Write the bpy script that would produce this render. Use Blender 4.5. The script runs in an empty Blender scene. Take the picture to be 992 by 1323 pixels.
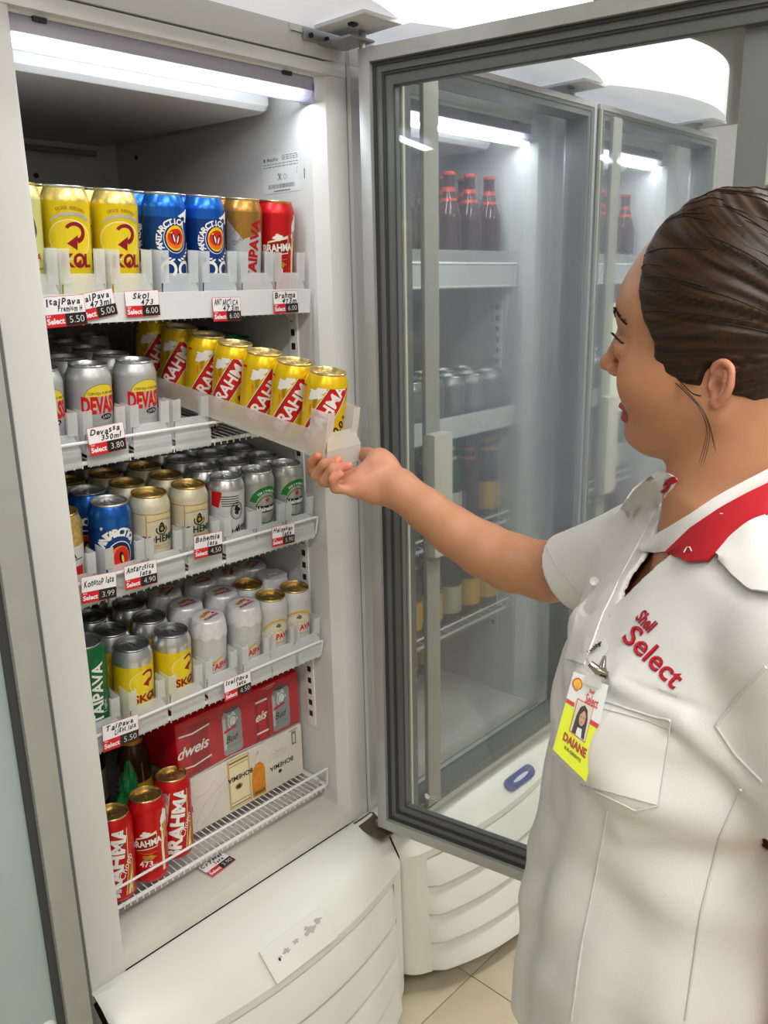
import bpy, bmesh, math, random
import numpy as np
from mathutils import Vector, Matrix
from mathutils.bvhtree import BVHTree
R = random.Random(7)
PI = math.pi
SC = bpy.context.scene
COL = SC.collection

# ---------------------------------------------------------------- camera
FPX = 1082.2
CAM = Vector((-1.097, -1.10, 1.5))
cx_ = Vector((0.68237509, -0.73070924, -0.02069397))
cd_ = Vector((-0.20399902, -0.16316808, -0.96527746))
cf_ = Vector((0.70196056, 0.66290285, -0.2604058))
cam_d = bpy.data.cameras.new('camera')
cam = bpy.data.objects.new('camera', cam_d)
COL.objects.link(cam)
rot = Matrix(((cx_.x, -cd_.x, -cf_.x), (cx_.y, -cd_.y, -cf_.y), (cx_.z, -cd_.z, -cf_.z)))
cam.matrix_world = Matrix.Translation(CAM) @ rot.to_4x4()
cam_d.sensor_fit = 'HORIZONTAL'; cam_d.sensor_width = 36.0
cam_d.lens = FPX / 992 * 36.0
cam_d.clip_start = 0.02; cam_d.clip_end = 60
SC.camera = cam

def at(px, py, d):
    """world point seen at photo pixel (px, py), d metres deep along the view axis"""
    return CAM + cx_ * ((px - 496) / FPX * d) + cd_ * ((py - 661.5) / FPX * d) + cf_ * d
def on(px, py, axis, val):
    r = at(px, py, 1.0) - CAM
    return CAM + r * ((val - CAM[axis]) / r[axis])

# ---------------------------------------------------------------- colour management, world, room lights
SC.view_settings.view_transform = 'Standard'
SC.view_settings.look = 'None'
SC.view_settings.gamma = 1.0
SC.view_settings.use_curve_mapping = False
SC.view_settings.exposure = 0.0
w = bpy.data.worlds.new('world'); SC.world = w; w.use_nodes = True
w.node_tree.nodes['Background'].inputs[0].default_value = (0.9, 0.95, 1.0, 1)
w.node_tree.nodes['Background'].inputs[1].default_value = 0.25
SC.cycles.max_bounces = 9; SC.cycles.transparent_max_bounces = 24
SC.cycles.transmission_bounces = 8; SC.cycles.diffuse_bounces = 4; SC.cycles.glossy_bounces = 4
SC.cycles.caustics_reflective = False; SC.cycles.caustics_refractive = False
SC.cycles.sample_clamp_indirect = 4.0
SC.cycles.use_denoising = True

# shop: x -3.2 .. 3.6, y -3.6 .. 0.78, z 0 .. 2.85
RX0, RX1, RY0, RY1, RZ = -3.2, 4.4, -3.8, 0.80, 2.8
def area(name, loc, sx, sy, power, rotm=(0, 0, 0), col=(1, 1, 1)):
    l = bpy.data.lights.new(name, 'AREA'); l.shape = 'RECTANGLE'; l.size = sx; l.size_y = sy
    l.energy = power; l.color = col
    o = bpy.data.objects.new(name, l); COL.objects.link(o); o.location = loc; o.rotation_euler = rotm
    return o
CEIL_LAMPS = [(-2.2, -1.6), (-0.7, -1.55), (0.9, -1.0), (2.6, -1.2), (-1.6, -3.0), (0.6, -3.0)]
for (lx, ly) in CEIL_LAMPS:
    area('ceiling_lamp_light', (lx, ly, RZ - 0.075), 1.15, 0.28, 21.5, col=(1.0, 0.97, 0.92))

# the fluorescent tube at the mouth of each cooler
for (ox_, pw_) in ((0.0, .9), (.640, 1.3), (1.280, 1.3)):
    area('cooler_tube_light', (ox_ - .3185, .030, 1.7955), .50, .022, pw_, (math.radians(-10), 0, 0), (.90, .95, 1.0))
# ---------------------------------------------------------------- helpers
_mats = {}
def mat(name, col=(0.8, 0.8, 0.8), rough=0.5, metal=0.0, trans=0.0, alpha=1.0, emit=None, es=1.0, ior=1.45, coat=0.0,
        noise=0.0, nscale=30.0, bump=0.0, bscale=60.0, spec=0.5, sss=0.0, stretch=None):
    if name in _mats: return _mats[name]
    m = bpy.data.materials.new(name); m.use_nodes = True
    nt = m.node_tree; b = nt.nodes['Principled BSDF']
    I = b.inputs
    I['Base Color'].default_value = (*col, 1); I['Roughness'].default_value = rough; I['Metallic'].default_value = metal
    I['Transmission Weight'].default_value = trans; I['Alpha'].default_value = alpha; I['IOR'].default_value = ior
    I['Coat Weight'].default_value = coat; I['Specular IOR Level'].default_value = spec
    if sss: 
        I['Subsurface Weight'].default_value = sss; I['Subsurface Radius'].default_value = (1, .35, .2); I['Subsurface Scale'].default_value = 0.006
    if emit: I['Emission Color'].default_value = (*emit, 1); I['Emission Strength'].default_value = es
    tc = None
    def coords():
        t = nt.nodes.new('ShaderNodeTexCoord')
        if stretch:
            mp = nt.nodes.new('ShaderNodeMapping'); mp.inputs['Scale'].default_value = stretch
            nt.links.new(t.outputs['Object'], mp.inputs[0]); return mp.outputs[0]
        return t.outputs['Object']
    if noise > 0:
        n = nt.nodes.new('ShaderNodeTexNoise'); n.inputs['Scale'].default_value = nscale; n.inputs['Detail'].default_value = 5
        r = nt.nodes.new('ShaderNodeValToRGB')
        r.color_ramp.elements[0].position = 0.3; r.color_ramp.elements[1].position = 0.7
        r.color_ramp.elements[0].color = (*[c * (1 - noise) for c in col], 1)
        r.color_ramp.elements[1].color = (*[min(1, c * (1 + noise * 0.4)) for c in col], 1)
        nt.links.new(coords(), n.inputs['Vector']); nt.links.new(n.outputs[0], r.inputs[0]); nt.links.new(r.outputs[0], I['Base Color'])
    if bump > 0:
        n2 = nt.nodes.new('ShaderNodeTexNoise'); n2.inputs['Scale'].default_value = bscale; n2.inputs['Detail'].default_value = 4
        bm_ = nt.nodes.new('ShaderNodeBump'); bm_.inputs['Strength'].default_value = bump; bm_.inputs['Distance'].default_value = 0.002
        nt.links.new(coords(), n2.inputs['Vector']); nt.links.new(n2.outputs[0], bm_.inputs['Height']); nt.links.new(bm_.outputs[0], I['Normal'])
    _mats[name] = m
    return m

def srgb(h):
    h = h.lstrip('#'); c = [int(h[i:i + 2], 16) / 255 for i in (0, 2, 4)]
    return tuple(x / 12.92 if x <= 0.04045 else ((x + 0.055) / 1.055) ** 2.4 for x in c)

class MB:
    """collects shapes into one mesh; each shape may use its own material slot"""
    def __init__(s): s.v = []; s.f = []; s.m = []; s.mats = []
    def mi(s, m):
        if m not in s.mats: s.mats.append(m)
        return s.mats.index(m)
    def add(s, vs, fs, m, T=None):
        k = len(s.v); i = s.mi(m)
        for p in vs:
            p = Vector(p)
            s.v.append(tuple(T @ p) if T else tuple(p))
        for f in fs: s.f.append([k + a for a in f]); s.m.append(i)
        return s
    def box(s, a, b, m, T=None, bev=0.0):
        x0, y0, z0 = a; x1, y1, z1 = b
        if x0 > x1: x0, x1 = x1, x0
        if y0 > y1: y0, y1 = y1, y0
        if z0 > z1: z0, z1 = z1, z0
        if bev > 0:
            bm = bmesh.new()
            bmesh.ops.create_cube(bm, size=1.0)
            for v in bm.verts:
                v.co = Vector(((x0 + x1) / 2 + v.co.x * (x1 - x0), (y0 + y1) / 2 + v.co.y * (y1 - y0), (z0 + z1) / 2 + v.co.z * (z1 - z0)))
            bmesh.ops.bevel(bm, geom=bm.edges[:], offset=bev, segments=2, profile=0.7, affect='EDGES')
            bm.verts.ensure_lookup_table(); bm.verts.index_update()
            s.add([v.co.copy() for v in bm.verts], [[v.index for v in f.verts] for f in bm.faces], m, T); bm.free(); return s
        vs = [(x0, y0, z0), (x1, y0, z0), (x1, y1, z0), (x0, y1, z0), (x0, y0, z1), (x1, y0, z1), (x1, y1, z1), (x0, y1, z1)]
        fs = [(0, 3, 2, 1), (4, 5, 6, 7), (0, 1, 5, 4), (1, 2, 6, 5), (2, 3, 7, 6), (3, 0, 4, 7)]
        return s.add(vs, fs, m, T)
    def tube(s, pts, r, m, n=8, closed=False, T=None, cap=True):
        pts = [Vector(p) for p in pts]; N = len(pts)
        rs = r if isinstance(r, (list, tuple)) else [r] * N
        vs = []; fs = []; up = None
        for i, p in enumerate(pts):
            a = pts[(i - 1) % N] if (closed or i > 0) else p
            b = pts[(i + 1) % N] if (closed or i < N - 1) else p
            t = (b - a).normalized() if (b - a).length > 1e-9 else Vector((0, 0, 1))
            if up is None:
                up = Vector((0, 0, 1)) if abs(t.z) < 0.9 else Vector((1, 0, 0))
            u = (up - t * up.dot(t)).normalized(); up = u; w_ = t.cross(u)
            for k in range(n):
                an = 2 * PI * k / n
                vs.append(p + (u * math.cos(an) + w_ * math.sin(an)) * rs[i])
        M_ = N if closed else N - 1
        for i in range(M_):
            j = (i + 1) % N
            for k in range(n):
                k2 = (k + 1) % n
                fs.append((i * n + k, i * n + k2, j * n + k2, j * n + k))
        if cap and not closed:
            fs.append(tuple(range(n))[::-1]); fs.append(tuple((N - 1) * n + k for k in range(n)))
        return s.add(vs, fs, m, T)
    def lathe(s, prof, m, n=32, T=None, capb=False, capt=False):
        vs = []; fs = []
        for (r, z) in prof:
            for k in range(n):
                a = 2 * PI * k / n; vs.append((r * math.cos(a), r * math.sin(a), z))
        for i in range(len(prof) - 1):
            for k in range(n):
                k2 = (k + 1) % n
                fs.append((i * n + k, i * n + k2, (i + 1) * n + k2, (i + 1) * n + k))
        if capb: fs.append(tuple(range(n))[::-1])
        if capt: fs.append(tuple((len(prof) - 1) * n + k for k in range(n)))
        return s.add(vs, fs, m, T)
    def prism(s, poly, z0, z1, m, T=None):
        """extrude an xy polygon from z0 to z1"""
        n = len(poly)
        vs = [(x, y, z0) for x, y in poly] + [(x, y, z1) for x, y in poly]
        fs = [tuple(range(n))[::-1], tuple(range(n, 2 * n))] + [(i, (i + 1) % n, n + (i + 1) % n, n + i) for i in range(n)]
        return s.add(vs, fs, m, T)
    def grid(s, P, m, T=None, thick=0.0):
        """P[i][j] points; optional thickness along the normals"""
        ni = len(P); nj = len(P[0])
        vs = [Vector(p) for row in P for p in row]
        fs = [(i * nj + j, (i + 1) * nj + j, (i + 1) * nj + j + 1, i * nj + j + 1) for i in range(ni - 1) for j in range(nj - 1)]
        if thick:
            nv = []
            for i in range(ni):
                for j in range(nj):
                    a = Vector(P[min(i + 1, ni - 1)][j]) - Vector(P[max(i - 1, 0)][j]); b = Vector(P[i][min(j + 1, nj - 1)]) - Vector(P[i][max(j - 1, 0)])
                    nn = a.cross(b); nn = nn.normalized() if nn.length > 1e-12 else Vector((0, 0, 1))
                    nv.append(Vector(P[i][j]) - nn * thick)
            k = len(vs); vs += nv
            fs += [tuple(k + q for q in f)[::-1] for f in fs]
            rim = [(i * nj, (i + 1) * nj) for i in range(ni - 1)] + [((i + 1) * nj + nj - 1, i * nj + nj - 1) for i in range(ni - 1)]
            rim += [(j + 1, j) for j in range(nj - 1)] + [((ni - 1) * nj + j, (ni - 1) * nj + j + 1) for j in range(nj - 1)]
            fs += [(b, a, k + a, k + b) for a, b in rim]
        return s.add(vs, fs, m, T)
    def mesh(s, name, smooth=0.6):
        me = bpy.data.meshes.new(name)
        me.from_pydata(s.v, [], s.f)
        for m_ in s.mats: me.materials.append(m_)
        me.polygons.foreach_set('material_index', s.m)
        me.update()
        if smooth:
            me.shade_smooth()
            try: me.set_sharp_from_angle(angle=smooth)
            except Exception: pass
        return me
    def build(s, name, parent=None, smooth=0.6, loc=None, rot=None):
        return link(name, s.mesh(name, smooth), parent, loc, rot)

def link(name, data, parent=None, loc=None, rot=None):
    o = bpy.data.objects.new(name, data); COL.objects.link(o)
    if parent: o.parent = parent
    if loc is not None: o.location = loc
    if rot is not None: o.rotation_euler = rot
    return o
def tag(o, label, cat, group=None, kind=None):
    if label: o['label'] = label
    if cat: o['category'] = cat
    if group: o['group'] = group
    if kind: o['kind'] = kind
    return o
def thing(name, label, cat, loc=(0, 0, 0), rot=(0, 0, 0), group=None):
    o = link(name, None, None, loc, rot); o.empty_display_size = 0.05
    return tag(o, label, cat, group)
KIDS = {}
def copy_tree(o, parent=None):
    c = o.copy(); COL.objects.link(c); c.parent = parent
    for ch in list(o.children): copy_tree(ch, c)
    return c

# ---------------------------------------------------------------- flat print: text and shapes as thin geometry
_tx = {}
def text2d(s, size=0.01, bold=0.0, shear=0.0, sx=1.0, spacing=1.0):
    """triangulated text outline, centred: (N verts (u,v), faces)"""
    key = (s, bold, shear, spacing)
    if key not in _tx:
        c = bpy.data.curves.new('t', 'FONT'); c.body = s; c.size = 1.0; c.offset = bold; c.shear = shear
        c.space_character = spacing; c.resolution_u = 3; c.fill_mode = 'BOTH' if hasattr(c, 'fill_mode') else c.fill_mode
        o = bpy.data.objects.new('t', c); COL.objects.link(o)
        me = o.to_mesh()
        v = np.array([(p.co.x, p.co.y) for p in me.vertices]) if len(me.vertices) else np.zeros((0, 2))
        f = [tuple(p.vertices) for p in me.polygons]
        o.to_mesh_clear(); bpy.data.objects.remove(o); bpy.data.curves.remove(c)
        if len(v):
            lo = v.min(0); hi = v.max(0); v = v - [(lo[0] + hi[0]) / 2, (lo[1] + hi[1]) / 2]
        _tx[key] = (v, f)
    v, f = _tx[key]
    return v * [size * sx, size], f
def rot2(v, a):
    c, s_ = math.cos(a), math.sin(a)
    return np.stack([v[:, 0] * c - v[:, 1] * s_, v[:, 0] * s_ + v[:, 1] * c], 1)
def T(s, size, at_=(0, 0), a=0.0, **k):
    v, f = text2d(s, size, **k)
    return rot2(v, a) + np.array(at_), f
def arctext(s, size, c, r, a0, a1, **k):
    """letters spread along an arc, angles in degrees from a0 to a1 (clockwise reading)"""
    V = []; F = []; n = len(s)
    for i, ch in enumerate(s):
        a = math.radians(a0 + (a1 - a0) * (i / (max(n - 1, 1))))
        if ch == ' ': continue
        v, f = text2d(ch, size, **k)
        v = rot2(v, a - PI / 2) + np.array([c[0] + r * math.cos(a), c[1] + r * math.sin(a)])
        o = sum(len(x) for x in V); V.append(v); F += [tuple(q + o for q in t) for t in f]
    return np.concatenate(V), F
def poly(pts):
    """simple polygon -> triangles"""
    from mathutils.geometry import tessellate_polygon
    v = np.array(pts, float)
    return v, [tuple(t) for t in tessellate_polygon([[Vector((p[0], p[1], 0)) for p in pts]])]
def ell(cx, cy, rx, ry, n=28, a=0.0):
    p = rot2(np.array([(rx * math.cos(2 * PI * i / n), ry * math.sin(2 * PI * i / n)) for i in range(n)]), a) + np.array([cx, cy])
    return p, [tuple(range(n))]
def ring(cx, cy, rx, ry, w_, a0=0, a1=360, n=32, taper=1.0):
    v = []; f = []
    for i in range(n + 1):
        t = i / n; a = math.radians(a0 + (a1 - a0) * t); ww = w_ * (1 + (taper - 1) * t)
        v.append((cx + (rx - ww / 2) * math.cos(a), cy + (ry - ww / 2) * math.sin(a)))
        v.append((cx + (rx + ww / 2) * math.cos(a), cy + (ry + ww / 2) * math.sin(a)))
    for i in range(n): f.append((2 * i, 2 * i + 1, 2 * i + 3, 2 * i + 2))
    return np.array(v), f
def stroke(pts, w_):
    """an open polyline with width"""
    P = [Vector(p) for p in pts]; v = []; f = []
    for i, p in enumerate(P):
        t = (P[min(i + 1, len(P) - 1)] - P[max(i - 1, 0)]); t = t.normalized() if t.length else Vector((1, 0))
        n = Vector((-t.y, t.x)) * (w_ / 2); v += [tuple(p - n), tuple(p + n)]
    for i in range(len(P) - 1): f.append((2 * i, 2 * i + 1, 2 * i + 3, 2 * i + 2))
    return np.array(v), f
def rect(x0, y0, x1, y1): return np.array([(x0, y0), (x1, y0), (x1, y1), (x0, y1)], float), [(0, 1, 2, 3)]
def blob(cx, cy, rx, ry, seed=1, n=26, amp=0.22):
    q = random.Random(seed); ph = [q.uniform(0, 6.3) for _ in range(4)]
    p = [(cx + rx * (1 + amp * (math.sin(3 * t + ph[0]) * .5 + math.sin(5 * t + ph[1]) * .35 + math.sin(8 * t + ph[2]) * .3)) * math.cos(t),
          cy + ry * (1 + amp * (math.sin(4 * t + ph[3]) * .5 + math.sin(6 * t + ph[0]) * .35)) * math.sin(t)) for t in [2 * PI * i / n for i in range(n)]]
    return poly(p)
def clip(shape, u0=None, u1=None, v0=None, v1=None, step=None):
    v, f = shape
    bm = bmesh.new()
    bv = [bm.verts.new((p[0], p[1], 0)) for p in v]
    for t in f:
        try: bm.faces.new([bv[i] for i in t])
        except Exception: pass
    def cut(co, no, clear):
        bmesh.ops.bisect_plane(bm, geom=bm.verts[:] + bm.edges[:] + bm.faces[:], plane_co=co, plane_no=no, clear_outer=clear)
    if u1 is not None: cut((u1, 0, 0), (1, 0, 0), True)
    if u0 is not None: cut((u0, 0, 0), (-1, 0, 0), True)
    if v1 is not None: cut((0, v1, 0), (0, 1, 0), True)
    if v0 is not None: cut((0, v0, 0), (0, -1, 0), True)
    if step and len(bm.verts):
        lo = min(p.co.x for p in bm.verts); hi = max(p.co.x for p in bm.verts)
        k = math.ceil(lo / step)
        while k * step < hi:
            cut((k * step, 0, 0), (1, 0, 0), False); k += 1
    bm.verts.index_update()
    V = np.array([(p.co.x, p.co.y) for p in bm.verts]) if len(bm.verts) else np.zeros((0, 2))
    F = [tuple(x.index for x in q.verts) for q in bm.faces]
    # keep faces turned the same way
    out = []
    for q in F:
        a = sum(V[q[i]][0] * V[q[(i + 1) % len(q)]][1] - V[q[(i + 1) % len(q)]][0] * V[q[i]][1] for i in range(len(q)))
        out.append(q if a > 0 else q[::-1])
    bm.free()
    return V, out
def flat(mb, shape, m, O, U, V_, N, lift):
    """lay a 2-D shape on the plane through O with axes U, V_ (metres), lifted along N"""
    v, f = clip(shape)
    mb.add([Vector(O) + Vector(U) * p[0] + Vector(V_) * p[1] + Vector(N) * lift for p in v], f, m)
# ---------------------------------------------------------------- materials of the place
WHITE = mat('white_enamel', (0.66, 0.67, 0.66), 0.32, noise=0.05, nscale=3)
LINER = mat('white_liner', (0.63, 0.645, 0.65), 0.38, noise=0.07, nscale=4)
LEDGE = mat('ledge_plastic', (0.62, 0.60, 0.55), 0.42, noise=0.12, nscale=6)
GRILLE = mat('grille_plastic', (0.74, 0.75, 0.70), 0.36, noise=0.04, nscale=4)
ALU = mat('brushed_aluminium', (0.42, 0.43, 0.42), 0.42, metal=0.35, noise=0.08, nscale=20)
DARKG = mat('dark_gasket', (0.04, 0.045, 0.045), 0.5)
MIDG = mat('grey_profile', (0.115, 0.125, 0.122), 0.4)
BLACK = mat('black', (0.012, 0.012, 0.012), 0.5)
STEEL = mat('steel', (0.42, 0.42, 0.41), 0.35, metal=0.9)
WIREW = mat('white_wire', (0.74, 0.75, 0.75), 0.35)
TILE = mat('floor_tile', (0.60, 0.53, 0.38), 0.22, noise=0.10, nscale=7)
GROUT = mat('grout', (0.10, 0.085, 0.06), 0.9)
WALLM = mat('wall_paint', (0.42, 0.40, 0.36), 0.8, noise=0.05, nscale=3)
CEILM = mat('ceiling_paint', (0.46, 0.44, 0.41), 0.8)
HEADM = mat('header_lit_plastic', (0.85, 0.86, 0.9), 0.25, emit=(0.90, 0.92, 1.0), es=0.42)
LAMP = mat('lamp_tube', (1, 1, 1), 0.4, emit=(0.93, 0.97, 1.0), es=11.0)
PANEL = mat('lamp_panel', (1, 1, 1), 0.4, emit=(1.0, 0.97, 0.93), es=6.0)

def lamp_cover_mat():
    m = bpy.data.materials.new('lamp_cover_plastic'); m.use_nodes = True; nt = m.node_tree; nt.nodes.clear()
    o = nt.nodes.new('ShaderNodeOutputMaterial'); tr = nt.nodes.new('ShaderNodeBsdfTransparent'); tl = nt.nodes.new('ShaderNodeBsdfTranslucent')
    df = nt.nodes.new('ShaderNodeBsdfPrincipled'); df.inputs['Base Color'].default_value = (.62, .6, .72, 1); df.inputs['Roughness'].default_value = .2
    tr.inputs[0].default_value = (.95, .95, 1, 1); tl.inputs[0].default_value = (.75, .75, .85, 1)
    a = nt.nodes.new('ShaderNodeMixShader'); a.inputs[0].default_value = .5
    b = nt.nodes.new('ShaderNodeMixShader'); b.inputs[0].default_value = .55
    nt.links.new(tl.outputs[0], a.inputs[1]); nt.links.new(df.outputs[0], a.inputs[2])
    nt.links.new(tr.outputs[0], b.inputs[1]); nt.links.new(a.outputs[0], b.inputs[2]); nt.links.new(b.outputs[0], o.inputs[0])
    return m
COVER = lamp_cover_mat()
COVER2 = mat('lamp_cover_upper', (.36, .35, .43), .25)

def plastic_film(name, col, see, rough=0.25):
    """milky translucent plastic: part see-through, part scattering"""
    m = bpy.data.materials.new(name); m.use_nodes = True; nt = m.node_tree; nt.nodes.clear()
    N = nt.nodes.new; L = nt.links.new
    o = N('ShaderNodeOutputMaterial'); tr = N('ShaderNodeBsdfTransparent'); tl = N('ShaderNodeBsdfTranslucent')
    df = N('ShaderNodeBsdfPrincipled'); df.inputs['Base Color'].default_value = (*col, 1); df.inputs['Roughness'].default_value = rough
    tr.inputs[0].default_value = (.97, .98, .98, 1); tl.inputs[0].default_value = (*col, 1)
    a = N('ShaderNodeMixShader'); a.inputs[0].default_value = .55
    b = N('ShaderNodeMixShader'); lw = N('ShaderNodeLayerWeight'); lw.inputs[0].default_value = .35
    mr = N('ShaderNodeMapRange'); mr.inputs['To Min'].default_value = 1 - see; mr.inputs['To Max'].default_value = min(1.0, (1 - see) * 2.2)
    L(lw.outputs['Facing'], mr.inputs['Value'])
    L(tl.outputs[0], a.inputs[1]); L(df.outputs[0], a.inputs[2])
    L(mr.outputs[0], b.inputs[0]); L(tr.outputs[0], b.inputs[1]); L(a.outputs[0], b.inputs[2]); L(b.outputs[0], o.inputs[0])
    return m
TRAYM = plastic_film('milky_tray_plastic', (.93, .95, .96), .62)
TRAYN = plastic_film('milky_tray_plastic_thick', (.90, .88, .85), .60)
FILM = plastic_film('clear_shrink_film', (.8, .72, .75), .965, .12)

def glass_mat(name, fog, streak, col, rr=.25, patch=0.0):
    """clear pane with a mist of condensation on it"""
    m = bpy.data.materials.new(name); m.use_nodes = True; nt = m.node_tree; nt.nodes.clear()
    N = nt.nodes.new; L = nt.links.new
    o = N('ShaderNodeOutputMaterial'); tr = N('ShaderNodeBsdfTransparent'); tr.inputs[0].default_value = (.965, .98, .975, 1)
    gl = N('ShaderNodeBsdfGlossy'); gl.inputs['Roughness'].default_value = .03
    lw = N('ShaderNodeLayerWeight'); lw.inputs[0].default_value = .5
    pw = N('ShaderNodeMath'); pw.operation = 'POWER'; pw.inputs[1].default_value = 5.0; L(lw.outputs['Facing'], pw.inputs[0])
    fr = N('ShaderNodeMapRange'); fr.inputs['To Min'].default_value = .035; fr.inputs['To Max'].default_value = .9; L(pw.outputs[0], fr.inputs['Value'])
    g = N('ShaderNodeMixShader'); L(fr.outputs[0], g.inputs[0]); L(tr.outputs[0], g.inputs[1]); L(gl.outputs[0], g.inputs[2])
    tl = N('ShaderNodeBsdfTranslucent'); tl.inputs[0].default_value = (*col, 1)
    df = N('ShaderNodeBsdfDiffuse'); df.inputs[0].default_value = (*col, 1)
    rf = N('ShaderNodeBsdfRefraction'); rf.inputs['IOR'].default_value = 1.03; rf.inputs['Roughness'].default_value = rr; rf.inputs[0].default_value = (.92, .95, .95, 1)
    a = N('ShaderNodeMixShader'); a.inputs[0].default_value = .5; L(tl.outputs[0], a.inputs[1]); L(df.outputs[0], a.inputs[2])
    a2 = N('ShaderNodeMixShader'); a2.inputs[0].default_value = .45; L(rf.outputs[0], a2.inputs[1]); L(a.outputs[0], a2.inputs[2])
    tc = N('ShaderNodeTexCoord'); mp = N('ShaderNodeMapping'); mp.inputs['Scale'].default_value = (5.5, 5.5, 1.1)
    n = N('ShaderNodeTexNoise'); n.inputs['Scale'].default_value = 1.0; n.inputs['Detail'].default_value = 3; n.inputs['Distortion'].default_value = .6
    n2 = N('ShaderNodeTexNoise'); n2.inputs['Scale'].default_value = 2.2; n2.inputs['Detail'].default_value = 2
    L(tc.outputs['Object'], mp.inputs[0]); L(mp.outputs[0], n.inputs['Vector']); L(tc.outputs['Object'], n2.inputs['Vector'])
    r = N('ShaderNodeMapRange'); r.inputs['From Min'].default_value = .35; r.inputs['From Max'].default_value = .68
    r.inputs['To Min'].default_value = fog; r.inputs['To Max'].default_value = fog + streak; L(n.outputs[0], r.inputs['Value'])
    r2 = N('ShaderNodeMapRange'); r2.inputs['From Min'].default_value = .35; r2.inputs['From Max'].default_value = .65
    r2.inputs['To Min'].default_value = .55; r2.inputs['To Max'].default_value = 1.0; L(n2.outputs[0], r2.inputs['Value'])
    mu = N('ShaderNodeMath'); mu.operation = 'MULTIPLY'; L(r.outputs[0], mu.inputs[0]); L(r2.outputs[0], mu.inputs[1])
    if patch:
        # the mist is thickest in one large patch and thins out towards the edges of the pane
        vm = N('ShaderNodeVectorMath'); vm.operation = 'SUBTRACT'; vm.inputs[1].default_value = (.37, 0, 1.36); L(tc.outputs['Object'], vm.inputs[0])
        vs_ = N('ShaderNodeVectorMath'); vs_.operation = 'MULTIPLY'; vs_.inputs[1].default_value = (3.1, 0, 2.1); L(vm.outputs[0], vs_.inputs[0])
        ln = N('ShaderNodeVectorMath'); ln.operation = 'LENGTH'; L(vs_.outputs[0], ln.inputs[0])
        m2 = N('ShaderNodeMapRange'); m2.interpolation_type = 'SMOOTHSTEP'; m2.inputs['From Min'].default_value = .25; m2.inputs['From Max'].default_value = 1.15; m2.inputs['To Min'].default_value = patch; m2.inputs['To Max'].default_value = 0.0; L(ln.outputs['Value'], m2.inputs['Value'])
        ad = N('ShaderNodeMath'); ad.operation = 'MULTIPLY'; L(m2.outputs[0], ad.inputs[0]); L(r2.outputs[0], ad.inputs[1])
        ad2 = N('ShaderNodeMath'); ad2.operation = 'ADD'; ad2.use_clamp = True; L(ad.outputs[0], ad2.inputs[0]); L(mu.outputs[0], ad2.inputs[1]); mu = ad2
    b = N('ShaderNodeMixShader'); L(mu.outputs[0], b.inputs[0]); L(g.outputs[0], b.inputs[1]); L(a2.outputs[0], b.inputs[2]); L(b.outputs[0], o.inputs[0])
    return m
GLASS_OPEN = glass_mat('misted_door_glass', .05, .12, (.46, .54, .68), .32, .36)
GLASS_SHUT = glass_mat('misted_closed_door_glass', .12, .20, (.42, .48, .58), .24)

# ---------------------------------------------------------------- room
def struct(name, mb, parent=None, smooth=0.0):
    o = mb.build(name, parent, smooth)
    if parent is None: o['kind'] = 'structure'
    return o
fl = struct('floor', MB().box((RX0, RY0, -0.05), (RX1, RY1, -0.006), GROUT))
TS = 0.455; G0 = (0.1455, -0.62)
tm = MB().box((0.0012, 0.0012, -0.02), (TS - 0.0012, TS - 0.0012, 0.0), TILE, bev=0.0012).mesh('tile')
i0 = int((RX0 - G0[0]) / TS) ; i1 = int((RX1 - G0[0]) / TS) ; j0 = int((RY0 - G0[1]) / TS); j1 = int((RY1 - G0[1]) / TS)
for i in range(i0, i1):
    for j in range(j0, j1):
        link('tile', tm, fl, (G0[0] + i * TS, G0[1] + j * TS, 0))
struct('ceiling', MB().box((RX0, RY0, RZ), (RX1, RY1, RZ + .05), CEILM))
struct('wall_back', MB().box((RX0, RY1, 0), (RX1, RY1 + .05, RZ), WALLM))
struct('wall_front', MB().box((RX0, RY0 - .05, 0), (RX1, RY0, RZ), WALLM))
struct('wall_left', MB().box((RX0 - .05, RY0, 0), (RX0, RY1, RZ), WALLM))
struct('wall_right', MB().box((RX1, RY0, 0), (RX1 + .05, RY1, RZ), WALLM))
_where = ['over the coolers at the left end', 'over the customer side near the open cooler', 'in front of the further coolers', 'at the right end of the shop', 'in the left front corner of the shop', 'in the middle of the shop front']
for (lx, ly), wh in zip(CEIL_LAMPS, _where):
    t = thing('ceiling_lamp', 'long white fluorescent ceiling lamp ' + wh, 'lamp', (lx, ly, RZ))
    mb = MB().box((-.62, -.17, -.045), (.62, .17, 0), WHITE, bev=.004); mb.build('housing', t)
    MB().box((-.6, -.15, -.055), (.6, .15, -.046), PANEL).build('diffuser', t)

# ---------------------------------------------------------------- coolers
CW = 0.637
def gout(x, z):
    u = (x + CW / 2) / (CW / 2); m_ = 1 - u * u
    base = 0.102 + m_ * (0.048 + 0.05 * max(0.0, min(1.0, (0.335 - z) / 0.28)))
    e = min(x + CW, -x)
    if e < 0.03: base -= 0.026 * (1 - math.sqrt(max(0, 1 - (1 - e / 0.03) ** 2)))
    return base
GX = [-CW + .001, -CW + .003, -CW + .008, -CW + .016, -CW + .028] + [-CW + .05 + (CW - .1) * i / 16 for i in range(17)] + [-.028, -.016, -.008, -.003, -.001]
SX = [-CW + .049, -CW + .053, -CW + .060] + [-CW + .07 + (CW - .14) * i / 18 for i in range(19)] + [-.060, -.053, -.049]
def ed(x): return max(0.0, min(1.0, (min(x + CW, -x) - .049) / .02))

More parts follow.
